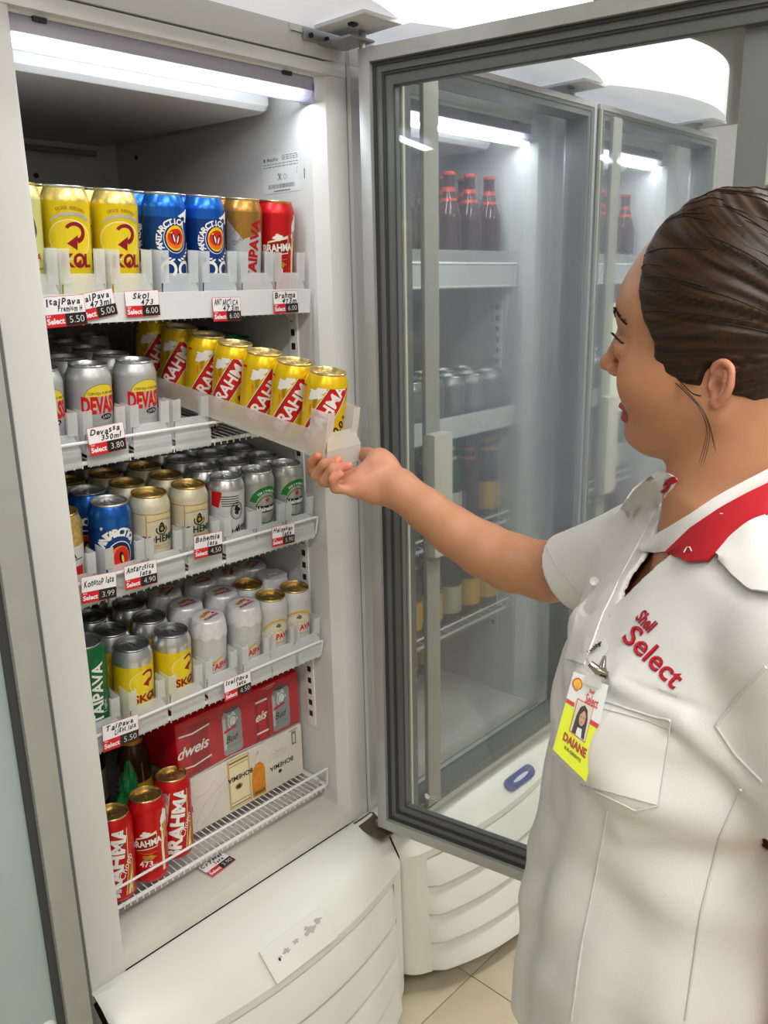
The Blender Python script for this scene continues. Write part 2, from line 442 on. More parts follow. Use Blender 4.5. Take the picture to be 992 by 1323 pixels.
def cooler(ox, label, open_door, badge, first=False):
    root = thing('beverage_cooler', label, 'refrigerator', (ox, 0, 0), group='white upright drinks coolers')
    # cabinet: two side walls with flared mouth, back, bottom, top
    c = MB()
    rw = [(-.06, .655), (-.06, .030), (-.046, .006), (-.030, 0), (-.004, 0), (0, .004), (0, .72), (-.06, .72)]
    c.prism(rw[::-1], .40, 2.0, WHITE)
    lw = [(-CW + .040, .655), (-CW + .040, .035), (-CW + .066, .014), (-CW + .064, .002), (-CW + .058, 0), (-CW + .004, 0), (-CW, .004), (-CW, .72), (-CW + .040, .72)]
    c.prism(lw, .40, 2.0, WHITE)
    c.box((-CW + .05, .655, .40), (-.05, .72, 2.0), LINER)
    led = [(.66, .456), (.03, .456), (.006, .450), (-.0008, .436), (-.0008, .4255), (.66, .4255)]
    vs = [(x, y, z) for x in (-CW + .004, -.004) for y, z in led]; n = len(led)
    c.add(vs, [tuple(range(n)), tuple(range(n, 2 * n))[::-1]] + [(i, n + i, n + (i + 1) % n, (i + 1) % n) for i in range(n)], LEDGE)
    c.box((-CW + .004, .012, .41), (-.004, .66, .4255), BLACK)
    # top frame and panel
    c.box((-CW + .004, -.0008, 1.838), (-.004, .655, 1.8565), WHITE)
    c.box((-CW + .004, 0.006, 1.8565), (-.004, .6, 1.8595), BLACK)
    c.box((-CW + .002, -.001, 1.8595), (-.002, .70, 2.02), WHITE, bev=.003)
    c.build('cabinet', root, .5)
    # dark seams in the face
    # evaporator cover under the roof
    e = MB(); P = []
    x0, x1 = -CW + .064, -.078
    prof = [(.106, 1.838), (.106, 1.800), (.112, 1.792), (.125, 1.789), (.62, 1.800), (.655, 1.800)]
    for x in (x0, x0 + .01, x1 - .014, x1 - .004, x1):
        d = 0.012 if x == x1 else (0.004 if x == x1 - .004 else 0)
        P.append([(x, y + (d if k < 4 else 0), z + (d if 0 < k else 0)) for k, (y, z) in enumerate(prof)])
    e.grid(P, LINER); e.add([P[-1][k] for k in range(6)] + [(x1, .655, 1.838)], [tuple(range(7))], LINER)
    e.build('evaporator_cover', root, .5)
    # lamp: tube and milky cover
    l = MB(); y0 = .018
    l.tube([(-CW + .075, y0 + .010, 1.8085), (-.085, y0 + .010, 1.8085)], .0068, LAMP, 10)
    l.build('lamp_tube', root)
    l = MB(); P = []
    cp = [(y0 + .030, 1.800), (y0 + .012, 1.7985), (y0 - .001, 1.804), (y0 - .003, 1.8135)]; cq = [(y0 - .003, 1.8135), (y0 - .003, 1.824), (y0 - .002, 1.832), (y0 + .004, 1.8375)]
    P = [[(x, y, z) for y, z in cp] for x in (-CW + .062, -.062)]
    l.grid(P, COVER, thick=.0012)
    l.grid([[(x, y, z) for y, z in cq] for x in (-CW + .062, -.062)], COVER2, thick=.0012)
    l.box((-.0665, y0 - .003, 1.797), (-.0625, y0 + .03, 1.838), COVER)
    l.build('lamp_cover', root, .8)
    l = MB(); l.box((-CW + .062, y0 - .004, 1.834), (-.062, y0 + .001, 1.8385), mat('lit_edge', (.9, .92, .95), .2))
    for xx in (-CW + .10, -.13): l.box((xx, y0 - .006, 1.829), (xx + .018, y0 + .0, 1.8345), BLACK)
    l.build('lamp_clip_strip', root)
    # slotted rails on the right wall and the back
    for (rx, ry, nx) in [r_ for r_ in ((-.060, .085, -1), (-.060, .56, -1), (-CW + .040, .085, 1), (-CW + .040, .56, 1)) if not (open_door and r_[1] < .1 and r_[2] > 0)]:
        s = MB(); s.box((rx, ry, .62), (rx + nx * .003, ry + .024, 1.47), WIREW, bev=.0008)
        k = .64
        while k < 1.46:
            s.box((rx + nx * .0028, ry + .007, k), (rx + nx * .0034, ry + .017, k + .012), BLACK); k += .025
        s.build('shelf_rail', root)
    # header box with bulging front
    h = MB(); arc = []
    for i in range(25):
        x = -CW + .012 + (CW - .020) * i / 24; u = (x + CW / 2) / (CW / 2)
        arc.append((x, -.125 - .068 * (1 - u * u)))
    h.prism([(-CW + .012, -.003)] + arc + [(-.008, -.003)], 1.900, 2.018, HEADM)
    h.build('header', root, .5)
    h = MB()
    h.box((-.090, -.13, 1.893), (-.004, -.02, 1.8995), WHITE, bev=.002); h.box((-.0045, -.118, 1.93), (-.0015, -.105, 1.985), DARKG)
    h.box((-.075, -.09, 1.889), (-.062, -.08, 1.893), BLACK)
    h.build('header_bracket', root)
    # hinge
    g = MB(); g.box((-.10, -.006, 1.880), (-.03, -.001, 1.897), STEEL, bev=.001); g.box((-.065, -.075, 1.877), (-.010, -.004, 1.881), STEEL, bev=.0008)
    g.tube([(-.022, -.06, 1.868), (-.022, -.06, 1.892)], .006, STEEL, 12); g.tube([(-.085, -.009, 1.888), (-.085, -.005, 1.888)], .004, BLACK, 10)
    g.tube([(-.05, -.009, 1.888), (-.05, -.005, 1.888)], .004, BLACK, 10)
    g.build('top_hinge', root)
    g = MB(); g.box((-.05, -.085, .418), (.0, -.004, .423), mat('rusty_steel', (.12, .09, .06), .6, metal=.4)); g.tube([(-.022, -.05, .42), (-.022, -.05, .436)], .006, STEEL, 12)
    g.build('bottom_hinge', root)
    g = MB(); g.box((-.125, -.004, 1.888), (-.098, -.001, 1.899), WHITE, bev=.001); g.box((-.125, -.0045, 1.8885), (-.099, -.0035, 1.8895), BLACK); g.build('clip', root)
    # grille
    gr = MB(); prof = [(0.0, .4215), (.018, .424), (.05, .414), (.085, .396), (.112, .370), (.13, .352)]
    P = []
    for x in GX:
        o_ = gout(x, .335); row = [(x, 0.0, .4215)]
        for k, (d, z) in enumerate(prof[1:]): row.append((x, -min(d / .13, 1) * (o_ - .0), z + .0))
        row.append((x, -o_, .335)); P.append(row)
    gr.grid(P, GRILLE)
    # inner backing, rounded corner columns, bottom edge
    for xs in (GX[:6], GX[-6:]):
        P = [[(x, -gout(x, z), z) for z in (.335, .28, .2, .12, .056)] for x in xs]
        gr.grid(P, GRILLE)
        xe = xs[0] if xs[0] < -CW + .01 else xs[-1]
        gr.add([(xe, -gout(xe, .3), .335), (xe, 0.02, .424), (xe, .02, .056), (xe, -gout(xe, .1), .056)], [(0, 1, 2, 3)], GRILLE)
        gr.add([(x, -gout(x, .056), .056) for x in xs] + [(xs[-1], .02, .056), (xs[0], .02, .056)], [tuple(range(len(xs) + 2))], GRILLE)
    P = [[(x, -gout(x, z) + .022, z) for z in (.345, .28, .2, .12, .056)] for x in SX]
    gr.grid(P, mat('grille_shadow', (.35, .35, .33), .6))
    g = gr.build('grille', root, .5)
    for k in range(4):
        zt = .335 - k * .0697; zb = zt - .0697; s = MB()
        P = [[(x, -gout(x, zt) + .020, zt - .004), (x, -gout(x, zt) + .010, zt - .001), (x, -gout(x, zt) + .002, zt - .006), (x, -gout(x, (zt + zb) / 2) - .003 * ed(x), (zt + zb) / 2),
              (x, -gout(x, zb) - .011 * ed(x), zb + .010), (x, -gout(x, zb) - .012 * ed(x), zb + .003), (x, -gout(x, zb) + .004, zb), (x, -gout(x, zb) + .02, zb + .001)] for x in SX]
        s.grid(P, GRILLE); s.build('slat', g, .9)
    # badge on the slope of the grille
    b = MB(); bx = -.312 if badge == 'worn' else -.262
    O = Vector((bx, -.1275, .3750)); U = Vector((1, 0, 0)); N_ = Vector((0, -.66, .75)).normalized(); V_ = N_.cross(U)
    Tm = Matrix((( U.x, V_.x, N_.x, O.x), (U.y, V_.y, N_.y, O.y), (U.z, V_.z, N_.z, O.z), (0, 0, 0, 1)))
    if badge == 'worn':
        b.box((-.072, -.032, 0), (.072, .028, .003), mat('badge_plate', (.76, .76, .72), .3), Tm, bev=.0015)
        for (u_, v_, r_, sd) in ((-.045, .0, .004, 3), (-.028, .003, .007, 5), (-.005, .006, .006, 8), (.03, .008, .012, 9), (.052, .012, .008, 4)):
            flat(b, blob(u_, v_, r_, r_ * .6, sd, amp=.5), mat('badge_residue', (.45, .44, .4), .6), O, U, V_, N_, .0036)
        flat(b, ell(-.047, -.002, .0022, .003), BLACK, O, U, V_, N_, .0042)
    else:
        v = np.array([((.036 if math.cos(a) > 0 else -.036) + .019 * math.cos(a), .016 * math.sin(a)) for a in [2 * PI * (k + .5) / 32 for k in range(32)]])
        def cap(m_, k_, h0, h1):
            vs = [(p[0] * k_, p[1] * k_, h0) for p in v] + [(p[0] * k_, p[1] * k_, h1) for p in v]; n = len(v)
            b.add(vs, [tuple(range(n, 2 * n))] + [(i, (i + 1) % n, n + (i + 1) % n, n + i) for i in range(n)], m_, Tm)
        cap(mat('badge_blue', srgb('3d4c86'), .3), 1, 0, .004)
        flat(b, ell(0.002, 0, .030, .0045), mat('badge_white', (.62, .62, .72), .4), O, U, V_, N_, .0046)
    b.build('badge_plate', root)
    # door
    if open_door: loc = (-.037, -.063, 0); ang = math.atan2(-.984, .179)
    else: loc = (-.004, -.040, 0); ang = PI
    Z0, Z1, L_, D_ = .436, 1.866, (.668 if open_door else CW - .010), (.034 if open_door else .072)
    d = MB()
    fb = .70 if open_door else 1.0; wz = 1.0 if open_door else .5
    def border(a, b_, y0_, y1_, m_):
        d.box((a, y0_, Z0 + a), (b_, y1_, Z1 - a), m_, bev=.0015 if a == 0 else 0); d.box((L_ - b_ * fb, y0_, Z0 + a), (L_ - a * fb, y1_, Z1 - a), m_, bev=.0015 if a == 0 else 0)
        d.box((b_, y0_, Z1 - b_), (L_ - b_ * fb, y1_, Z1 - a), m_); d.box((b_, y0_, Z0 + a), (L_ - b_ * fb, y1_, Z0 + b_), m_)
    border(0, .021 * wz, 0, D_, ALU)
    border(.021 * wz, .036 * wz, .012, D_ - .002, MIDG)
    border(.036 * wz, .058 * wz, .018, D_ - .004, MIDG)
    dr = d.build('door', root, .4, loc, (0, 0, ang))
    g = MB()
    for (a, b_, y_) in ((.0215 * wz, .0265 * wz, .0085), (.036 * wz, .040 * wz, .0145), (.056 * wz, .0575 * wz, .0152)):
        for q in ((a, Z0 + a, b_, Z1 - a), (L_ - b_ * fb, Z0 + a, L_ - a * fb, Z1 - a)): g.box((q[0], y_, q[1]), (q[2], y_ + .003, q[3]), DARKG)
        g.box((b_, y_, Z1 - b_), (L_ - b_ * fb, y_ + .003, Z1 - a), DARKG); g.box((b_, y_, Z0 + a), (L_ - b_ * fb, y_ + .003, Z0 + b_), DARKG)
    g.build('gasket', dr, 0)
    gm = GLASS_OPEN if open_door else GLASS_SHUT
    g = MB(); g.box((.056 * wz, .022, Z0 + .056 * wz), (L_ - .056 * fb * wz, .025, Z1 - .056 * wz), gm)
    if not open_door: flat(g, rect(-.001, -.001, .001, .001), DARKG, (.3, .029, 1), (1, 0, 0), (0, 0, 1), (0, -1, 0), 0)
    g.build('glass_pane', dr, 0)
    h = MB(); hx = L_ - (.048 if open_door else .076)
    hz0, hz1 = 1.00, 1.238
    h.box((hx - .028, D_ - .002, hz0), (hx + .028, D_ + .028, hz1), mat('handle_plastic', (.46, .46, .40), .35), bev=.011)
    h.build('handle', dr, .8)
    # stile cover and edge strip on the outside
    s = MB(); s.box((L_ - .090, D_ - .004, Z0 + .02), (L_ - .050, D_ + .006, Z1 - .02), mat('stile_cover', (.26, .265, .235), .5), bev=.003)
    s.box((L_ - .004, D_ - .010, Z0 + .01), (L_, D_ + .004, Z1 - .01), mat('pale_edge', (.52, .53, .42), .4)); s.build('stile_cover', dr)
    if open_door:
        s = MB(); O = (.105, .0205, Z0 + .095); U = (1, 0, 0); V_ = (0, 0, 1); N_ = (0, -1, 0)
        wm = mat('glass_print', (.7, .7, .75), .5)
        flat(s, blob(0, 0, .006, .006, 4), wm, O, U, V_, N_, .0006); flat(s, stroke([(.008, .004), (.02, .003)], .0012), wm, O, U, V_, N_, .0006)
        flat(s, stroke([(.009, -.001), (.024, -.002)], .0012), wm, O, U, V_, N_, .0006); s.build('glass_mark', dr)
    return root, dr
c1, door1 = cooler(0.0, 'open white drinks cooler filled with cans, its glass door swung wide', True, 'worn')
c2, door2 = cooler(CW + .003, 'closed white cooler right behind the open misted glass door', False, 'blue')
c3, door3 = cooler(2 * (CW + .003), 'closed white cooler behind the face, paper sheet stuck on its door', False, 'blue')
# ---------------------------------------------------------------- can prints
C_ = {}
def ink(h, rough=.35, metal=.25):
    k = 'ink_' + h.strip('#')
    return mat(k, srgb(h), rough, metal=metal)
def paint(name, h, rough=.3, metal=.45, noise=.03): return mat('can_' + name, srgb(h), rough, metal=metal, noise=noise, nscale=60)
SILVER = mat('can_silver', (.62, .63, .64), .28, metal=.85)
LIDS = dict(silver=mat('lid_silver', (.55, .56, .57), .3, metal=.9), gold=mat('lid_gold', (.56, .40, .15), .3, metal=.9), dark=mat('lid_dark', (.30, .31, .32), .32, metal=.9),
            palegold=mat('lid_pale_gold', (.70, .55, .25), .28, metal=.85), green=mat('lid_green', (.05, .32, .12), .3, metal=.6))
CR = .0330
def wrap(mb, shape, m, lift, v0, v1, r=CR):
    """wrap a flat print (u along the girth, v up) round the can wall, facing -y"""
    v, f = clip(shape, -r * 2.9, r * 2.9, v0, v1, step=.0045)
    vs = []
    for u, z in v:
        a = u / r - PI / 2
        vs.append(((r + lift) * math.cos(a), (r + lift) * math.sin(a), z))
    mb.add(vs, f, m)
def can_mesh(name, H, base, prints=(), shoulder=None, bands=()):
    """the aluminium wall with its print. bands: (v0, v1, material) rings round the can"""
    mb = MB(); ns = 36
    prof = [(.0235, .003), (.0245, 0), (.0265, .0012), (.0305, .006), (.0328, .0105), (CR, .014)]
    zs = H - .021
    mb.lathe([(0.0, .006), (.018, .0075), (.0235, .003)] + prof[1:3], SILVER, ns)
    mb.lathe(prof[2:], base, ns)
    cuts = [.014] + sorted({b for q in bands for b in q[:2]}) + [zs]
    for a, b in zip(cuts[:-1], cuts[1:]):
        if b - a < 1e-5: continue
        m_ = base
        for q in bands:
            if q[0] <= (a + b) / 2 <= q[1]: m_ = q[2]
        mb.lathe([(CR, a), (CR, b)], m_, ns)
    sh = shoulder or base
    mb.lathe([(CR, zs), (.0327, zs + .003), (.0313, zs + .0075), (.0290, zs + .0135), (.0277, zs + .0165), (.0272, zs + .0175)], sh, ns)
    for k, (shape, m_) in enumerate(prints):
        wrap(mb, shape, m_, .00012 + .00004 * k, .0145, zs + .0002)
    return mb.mesh(name, .7)
def lid_mesh(H, m):
    mb = MB()
    mb.lathe([(.0272, H - .0038), (.0282, H - .0022), (.0283, H - .0008), (.0277, H), (.0268, H - .0002), (.0262, H - .0012), (.0250, H - .0064), (.0242, H - .0068), (.0236, H - .0052), (.0228, H - .0048), (0, H - .0046)], m, 36)
    mb.lathe([(.0125, H - .0047), (.013, H - .0042), (.0135, H - .0047)], m, 20, Matrix.Translation((0, -.009, 0)) @ Matrix.Diagonal((.75, 1, 1, 1)))
    return mb.mesh('lid', .5)
def tab_mesh(H, m):
    mb = MB(); z = H - .0034
    pts = [(.0062 * math.cos(a), .0015 + .0115 * math.sin(a) * (1 if math.sin(a) > 0 else .75)) for a in [2 * PI * i / 20 for i in range(20)]]
    o = [(x, y, z) for x, y in pts]; i_ = [(x * .62, y * .72 + .0012, z) for x, y in pts]
    n = 20
    top = o + i_; bot = [(x, y, z - .0009) for x, y, _ in top]
    fs = [(i, (i + 1) % n, n + (i + 1) % n, n + i) for i in range(n)]
    fb = [tuple(2 * n + q for q in f)[::-1] for f in fs]
    side = [(i, 2 * n + i, 2 * n + (i + 1) % n, (i + 1) % n) for i in range(n)] + [(n + (i + 1) % n, 3 * n + (i + 1) % n, 3 * n + i, n + i) for i in range(n)]
    mb.add(top + bot, fs + fb + side, m)
    mb.box((-.0045, -.0052, z - .0008), (.0045, .0022, z), m)
    mb.lathe([(0, z + .0007), (.0022, z + .0006), (.0024, z)], m, 10)
    return mb.mesh('tab', .5)
_ld = {}
def lid_for(H, m):
    k = (H, m.name)
    if k not in _ld: _ld[k] = (lid_mesh(H, m), tab_mesh(H, m))
    return _ld[k]
H5, H3 = .157, .122
DR = ink('#8e1626'); RED = ink('#c8141e'); WH = ink('#e6e6e2', .4, .05); BK = ink('#15161a'); YE = ink('#f0cf1c'); GO = ink('#c79a35', .3, .6); CREAM = ink('#e9dfb4', .4, .1); OR = ink('#ee7a1e'); GRN = ink('#0f7a33'); LSIL = ink('#c9cdd2', .3, .6); DKB = ink('#0b2348'); BRED = ink('#d8281e')
def skol(k=1.0, vt=.058):
    av = .0375 if k == 1 else .0455
    P = [(blob(-.004, vt + .028, .031 * k, .027 * k, 2, amp=.02), CREAM), (blob(-.004, vt + .028, .0295 * k, .0255 * k, 2, amp=.02), ink('#ead02a')),
         (ring(-.001, .104 if k == 1 else .094, .030, .016 if k == 1 else .010, .005, 25, 165, taper=.6), LSIL),
         (ring(.002 * k, vt + av * k, .0125 * k, .0115 * k, .0046 * k, 150, -75, taper=1.5), DR),
         (poly([(-.0095 * k, vt + (av - .015) * k), (.006 * k, vt + (av - .003) * k), (.0042 * k, vt + (av - .0235) * k)]), DR),
         (T('S', .0245 * k, (-.0235 * k, vt), bold=.03), DR), (T('K', .0255 * k, (-.0085 * k, vt), bold=.03), DR), (ring(.0068 * k, vt, .0068 * k, .0080 * k, .0042 * k, 0, 360), DR), (T('L', .0255 * k, (.0205 * k, vt), bold=.03), DR),
         (poly([(.002 * k, vt - .004 * k), (.0095 * k, vt + .002 * k), (.0085 * k, vt - .008 * k)]), DR)]
    if k == 1: P += [(arctext('DESCE REDONDO', .0058, (-.004, .076), .052, 108, 66, bold=.01), ink('#a9772a'))]
    return P
def penguins(c, s):
    x, y = c
    return [(ell(x, y, .0205 * s, .0235 * s), WH), (ell(x, y, .0195 * s, .0225 * s), ink('#0e2c66')), (ell(x, y, .0165 * s, .0195 * s), YE), (ell(x, y - .001 * s, .0155 * s, .0155 * s), OR), (ell(x, y + .002 * s, .0135 * s, .0125 * s), BRED),
            (ell(x - .0045 * s, y + .001 * s, .0030 * s, .0088 * s, a=.25), BK), (ell(x - .0035 * s, y + .000 * s, .0014 * s, .0062 * s, a=.25), WH), (ell(x + .0045 * s, y - .001 * s, .0030 * s, .0088 * s, a=-.25), BK), (ell(x + .0035 * s, y - .002 * s, .0014 * s, .0062 * s, a=-.25), WH),
            (poly([(x - .006 * s, y + .010 * s), (x - .011 * s, y + .008 * s), (x - .006 * s, y + .007 * s)]), YE)]
def ant5():
    P = [(ell(0.003, .090, .026, .029), ink('#163d8c'))] + penguins((.006, .092), .95)
    P += [(arctext('ANTARCTICA', .0125, (.006, .090), .0262, 205, 62, bold=.035), WH)]
    P += [(T('A', .026, (.024, .128), -.5, bold=.05, shear=.3), WH)]
    for sgn in (-1, 1):
        for i in range(6):
            a = math.radians(-90 + sgn * (12 + i * 13)); cx, cy = .006 + .0285 * math.cos(a), .090 + .031 * math.sin(a)
            P.append((ell(cx, cy, .0042, .0016, 10, a=a + sgn * .9), WH))
    P += [(ring(-.006, .046, .0105, .0105, .0048, -60, 230), WH), (ring(.022, .046, .0105, .0105, .0048, -60, 230), WH)]
    return P
def vtext(s, size, c, a=PI / 2, m=RED, **k): return (T(s, size, c, a, **k), m)
def brahma_badge():
    P = [(rect(-.034, .0145, -.017, .133), ink('#b01018')), (poly([(.0245, .014), (.031, .014), (.029, .06), (.034, .10), (.040, .125), (.034, .127), (.026, .10), (.0235, .06)]), CREAM),
         (blob(.0335, .112, .0085, .0165, 5, amp=.3), WH), (blob(.028, .098, .005, .008, 9, amp=.4), WH), (poly([(.026, .102), (.038, .106), (.036, .075), (.030, .07)]), GO),
         (poly([(-.0215, .073), (.010, .079), (.0155, .096), (-.0215, .084)]), CREAM), (poly([(-.0205, .061), (.0155, .066), (.0155, .0925), (-.0205, .0835)]), CREAM),
         (poly([(-.0205, .0625), (.0145, .0675), (.0145, .0905), (-.0205, .082)]), ink('#8a0d12')), (T('BRAHMA', .0168, (-.003, .0752), .10, bold=.035, sx=.80), WH),
         (blob(-.003, .092, .0095, .0048, 12, amp=.35), WH), (stroke([(-.018, .058), (0, .0545), (.014, .057)], .0012), GO), (blob(-.001, .0475, .011, .0048, 8, amp=.4), GO),
         (T('473', .0155, (-.0055, .036), bold=.02), WH), (T('ml', .008, (.0095, .0325), bold=.01), WH), (rect(-.012, .0215, .004, .0235), LSIL)]
    return P
def brahma_band(yel=False):
    H = H3 if yel else H5
    if yel:
        R_ = ink('#c9151b')
        an = math.radians(61); dx, dy = math.cos(an), math.sin(an)
        def bd(hw, m_, c=(.002, .053)): return (poly([(c[0] - dx * .09 + dy * hw, c[1] - dy * .09 - dx * hw), (c[0] + dx * .09 + dy * hw, c[1] + dy * .09 - dx * hw), (c[0] + dx * .09 - dy * hw, c[1] + dy * .09 + dx * hw), (c[0] - dx * .09 - dy * hw, c[1] - dy * .09 + dx * hw)]), m_)
        P = [bd(.0165, WH), bd(.0156, BK), bd(.0146, R_), (T('BRAHMA', .0262, (.002, .053), an, bold=.03, sx=.96), WH)]
        P += [(blob(-.016, .080, .0105, .0085, 3, amp=.3), WH), (blob(-.005, .090, .007, .006, 6, amp=.3), WH), (blob(-.023, .074, .004, .0035, 9, amp=.3), WH), (poly([(-.019, .072), (-.011, .075), (-.014, .060), (-.018, .058)]), GO), (poly([(-.024, .064), (-.0205, .064), (-.022, .050), (-.0235, .05)]), OR),
              (T('0,0', .0185, (.0285, .030), .75, bold=.03), BK), (T('%', .0105, (.0375, .046), .75, bold=.02), BK), (rect(-.045, .088, -.036, .102), R_)]
        return P
    R_ = ink('#b3111a')
    return [(poly([(-.034, .012), (-.024, .012), (-.004, .128), (-.012, .136), (-.034, .136)]), LSIL), (blob(-.020, .106, .0095, .020, 7, amp=.22), WH), (poly([(-.026, .090), (-.013, .098), (-.018, .055), (-.028, .04)]), GO),
            (poly([(-.026, .012), (.019, .012), (.026, .060), (.028, .142), (-.006, .142), (-.012, .09)]), ink('#e8cf88')), (poly([(-.0245, .012), (.0175, .012), (.0245, .060), (.0265, .142), (-.0045, .142), (-.0105, .09)]), R_),
            (T('BRAHMA', .0335, (.005, .076), math.radians(81), bold=.045, sx=1.06), WH), (T('Chopp', .0165, (.0225, .066), math.radians(64), bold=.0, shear=.3), WH),
            (poly([(.020, .014), (.034, .014), (.037, .075), (.031, .07), (.026, .045)]), GO), (poly([(.023, .014), (.030, .014), (.034, .058), (.029, .045)]), CREAM), (poly([(.026, .014), (.0285, .014), (.034, .045), (.033, .05)]), RED)]
def devassa():
    return [(ell(-.004, .062, .0275, .0200), ink('#8a8138')), (ell(-.004, .062, .0265, .0190), ink('#e6cf3e')), (rect(-.034, .036, .030, .0635), paint('paleSilver', '#b9bcbf')), (T('CERVEJA PURO MALTE', .0052, (0, .0675), bold=.01), BK),
            (T('DEVASSA', .0335, (0, .0505), bold=.05, sx=.52), RED), (ell(.002, .0325, .0105, .0045), BK), (T('LATA', .006, (.002, .0325)), WH), (rect(-.018, .024, .018, .0255), LSIL)]
def ant3():
    return [(arctext('ANTARCTICA', .0175, (0, .050), .0285, 158, 22, bold=.05), WH), (ell(.001, .038, .021, .026), ink('#e6eaf0')), (ell(.001, .038, .0195, .0245), DKB), (ell(.001, .034, .0165, .022), OR), (ell(.003, .036, .0125, .018), BRED),
            (ell(.003, .036, .004, .0105, a=.1), BK), (ell(.0045, .034, .002, .007, a=.1), YE), (stroke([(-.016, .012), (-.020, .03), (-.012, .05)], .0022), YE), (T('*', .012, (-.026, .086), bold=.02), WH)]
def bohemia():
    B = ink('#1e2a1c')
    return [(rect(-.10, .0865, .10, .0880), GO), (rect(-.022, .0805, .022, .0845), ink('#d9c98c')), (poly([(-.026, .015), (-.0245, .015), (-.0245, .086), (-.026, .086)]), GO), (poly([(.0245, .015), (.026, .015), (.026, .086), (.0245, .086)]), GO),
            (stroke([(-.024, .074), (0, .078), (.024, .074)], .0014), GO), (blob(0, .0615, .0062, .0068, 3, amp=.2), B), (ring(0, .060, .0095, .0078, .0022, 150, 390), B), (poly([(-.005, .068), (0, .0735), (.005, .068)]), B), (ell(0, .0615, .0026, .003), GO),
            (T('BOHEMIA', .0165, (0, .0445), bold=.03, sx=.88, spacing=1.05), B), (T('PURO MALTE', .0050, (0, .0335)), GO), (rect(-.014, .0285, .014, .0292), GO)]
def bud():
    P = [(poly([(-.034, .075), (-.020, .072), (-.014, .10), (-.034, .104)]), RED)]
    for i in range(5): P.append((rect(-.018 + .001 * i, .092 - i * .0042, .017, .0935 - i * .0042), BK))
    P += [(ring(.013, .066, .0115, .0155, .0016), BK), (ring(.013, .066, .0085, .0125, .0007), BK), (blob(.013, .067, .0055, .008, 4, amp=.35), BK), (T('Bud', .0285, (.001, .0285), .12, bold=.01, shear=.45, sx=.72), BK), (stroke([(-.016, .0135), (.02, .017)], .0008), BK), (T('weiser', .0245, (.034, .036), .12, bold=.01, shear=.45, sx=.7), BK)]
    return P
def heine():
    return [(ring(0, .058, .0275, .0285, .012, 12, 168), GRN), (arctext('Heineken', .0075, (0, .058), .0262, 128, 52, bold=.02), WH), (ring(0, .050, .0215, .024, .0018, 15, 165), GRN),
            (poly([(0 + .0062 * (1 if i % 2 == 0 else .42) * math.sin(PI * i / 5), .0665 + .0062 * (1 if i % 2 == 0 else .42) * math.cos(PI * i / 5)) for i in range(10)]), RED),
            (rect(-.0215, .0435, .0215, .0565), BK), (T('Heineken', .0125, (0, .0505), bold=.03, sx=.86), WH), (ring(0, .045, .0255, .022, .0022, 190, 350), GRN)]
def itai3():
    A = ink('#d8a92e')
    return [(ring(0, .052, .0285, .0225, .0042, 8, 172), A), (ell(0, .050, .0245, .0185), ink('#dcd6c2')), (blob(0, .064, .0052, .0042, 5, amp=.3), ink('#5d6a58')), (ell(.0002, .064, .0018, .0018), RED), (arctext('PILSEN', .0055, (0, .042), .0125, 125, 55, bold=.02), ink('#d2bd3a')),
            (T('ITAIPAVA', .0165, (0, .0405), .04, bold=.04, sx=.82), RED), (T('ITAIPAVA', .0165, (0, .0395), .04, bold=.04, sx=.82), ink('#a4171c')) if False else (rect(-.02, .0265, .02, .0285), A)]
def itai_foil():
    A = ink('#d8a92e')
    return [(poly([(-.034, .036), (.034, .068), (.034, .072), (-.034, .041)]), A), (T('ITAIPAVA', .0165, (0, .038), .06, bold=.04, sx=.82), ink('#c8331c')), (blob(.004, .055, .0052, .0035, 5, amp=.3), LSIL), (rect(-.02, .0245, .02, .0265), A)]
def itai5():
    return [(poly([(-.034, .116), (-.005, .085), (.034, .10), (.034, .014), (-.034, .014)]), LSIL), (T('ITAIPAVA', .0245, (.014, .066), math.radians(84), bold=.05), ink('#b5171c')), (stroke([(-.026, .090), (-.008, .112), (-.010, .085)], .0016), GO), (T('Zero', .010, (-.014, .082), .5), ink('#7a7a70'))]
def light5(): return [(T('ITAIPAVA', .0265, (.012, .072), math.radians(88), bold=.03, sx=1.0), WH), (T('Light', .012, (.027, .046), math.radians(88), shear=.2), WH)]
def premium5(): return [(blob(.010, .098, .011, .018, 3, amp=.1), ink('#4a4d46')), (T('ITAIPAVA', .013, (.0, .062), bold=.03), ink('#b5171c')), (rect(-.03, .045, .03, .048), GO)]
def stel(): return [(rect(-.034, .0145, .034, .040), RED), (T('STELA', .0135, (.004, .058), bold=.03), BK), (rect(-.034, .052, .034, .0505), BK), (T('ARTOIS', .007, (0, .046)), BK)]
KIND = {}
def shift(P, dv): return [((v + np.array([0, dv]), f), m_) for ((v, f), m_) in P]
def kind(key, H, base, prints, lid, desc, shoulder=None, bands=()):
    KIND[key] = dict(H=H, mesh=can_mesh('body', H, base, prints, shoulder, bands), lid=lid, desc=desc)
YEL = paint('yellow', '#e3c818', .3, .3, .05)
kind('skol5', H5, YEL, skol(1.0), 'silver', 'tall yellow can with a dark red arrow', mat('foil_gold', (.78, .60, .18), .3, metal=.7, noise=.25, nscale=220, stretch=(1, 1, .2)))
kind('skol3', H3, YEL, skol(.84, .034), 'dark', 'short yellow can with a dark red arrow', SILVER, ((.093, .101, SILVER),))
kind('ant5', H5, paint('blue', '#123f86', .28, .45), ant5(), 'silver', 'tall blue can with an oval emblem', paint('brightblue', '#1d63c4', .25, .6), ((.122, .136, paint('brightblue', '#1d63c4', .25, .6)),))
kind('ant3', H3, paint('blue', '#123f86'), ant3(), 'silver', 'short blue can with white arched lettering', paint('midblue', '#1b5cae', .25, .6), ((.085, .101, paint('midblue', '#1b5cae')),))
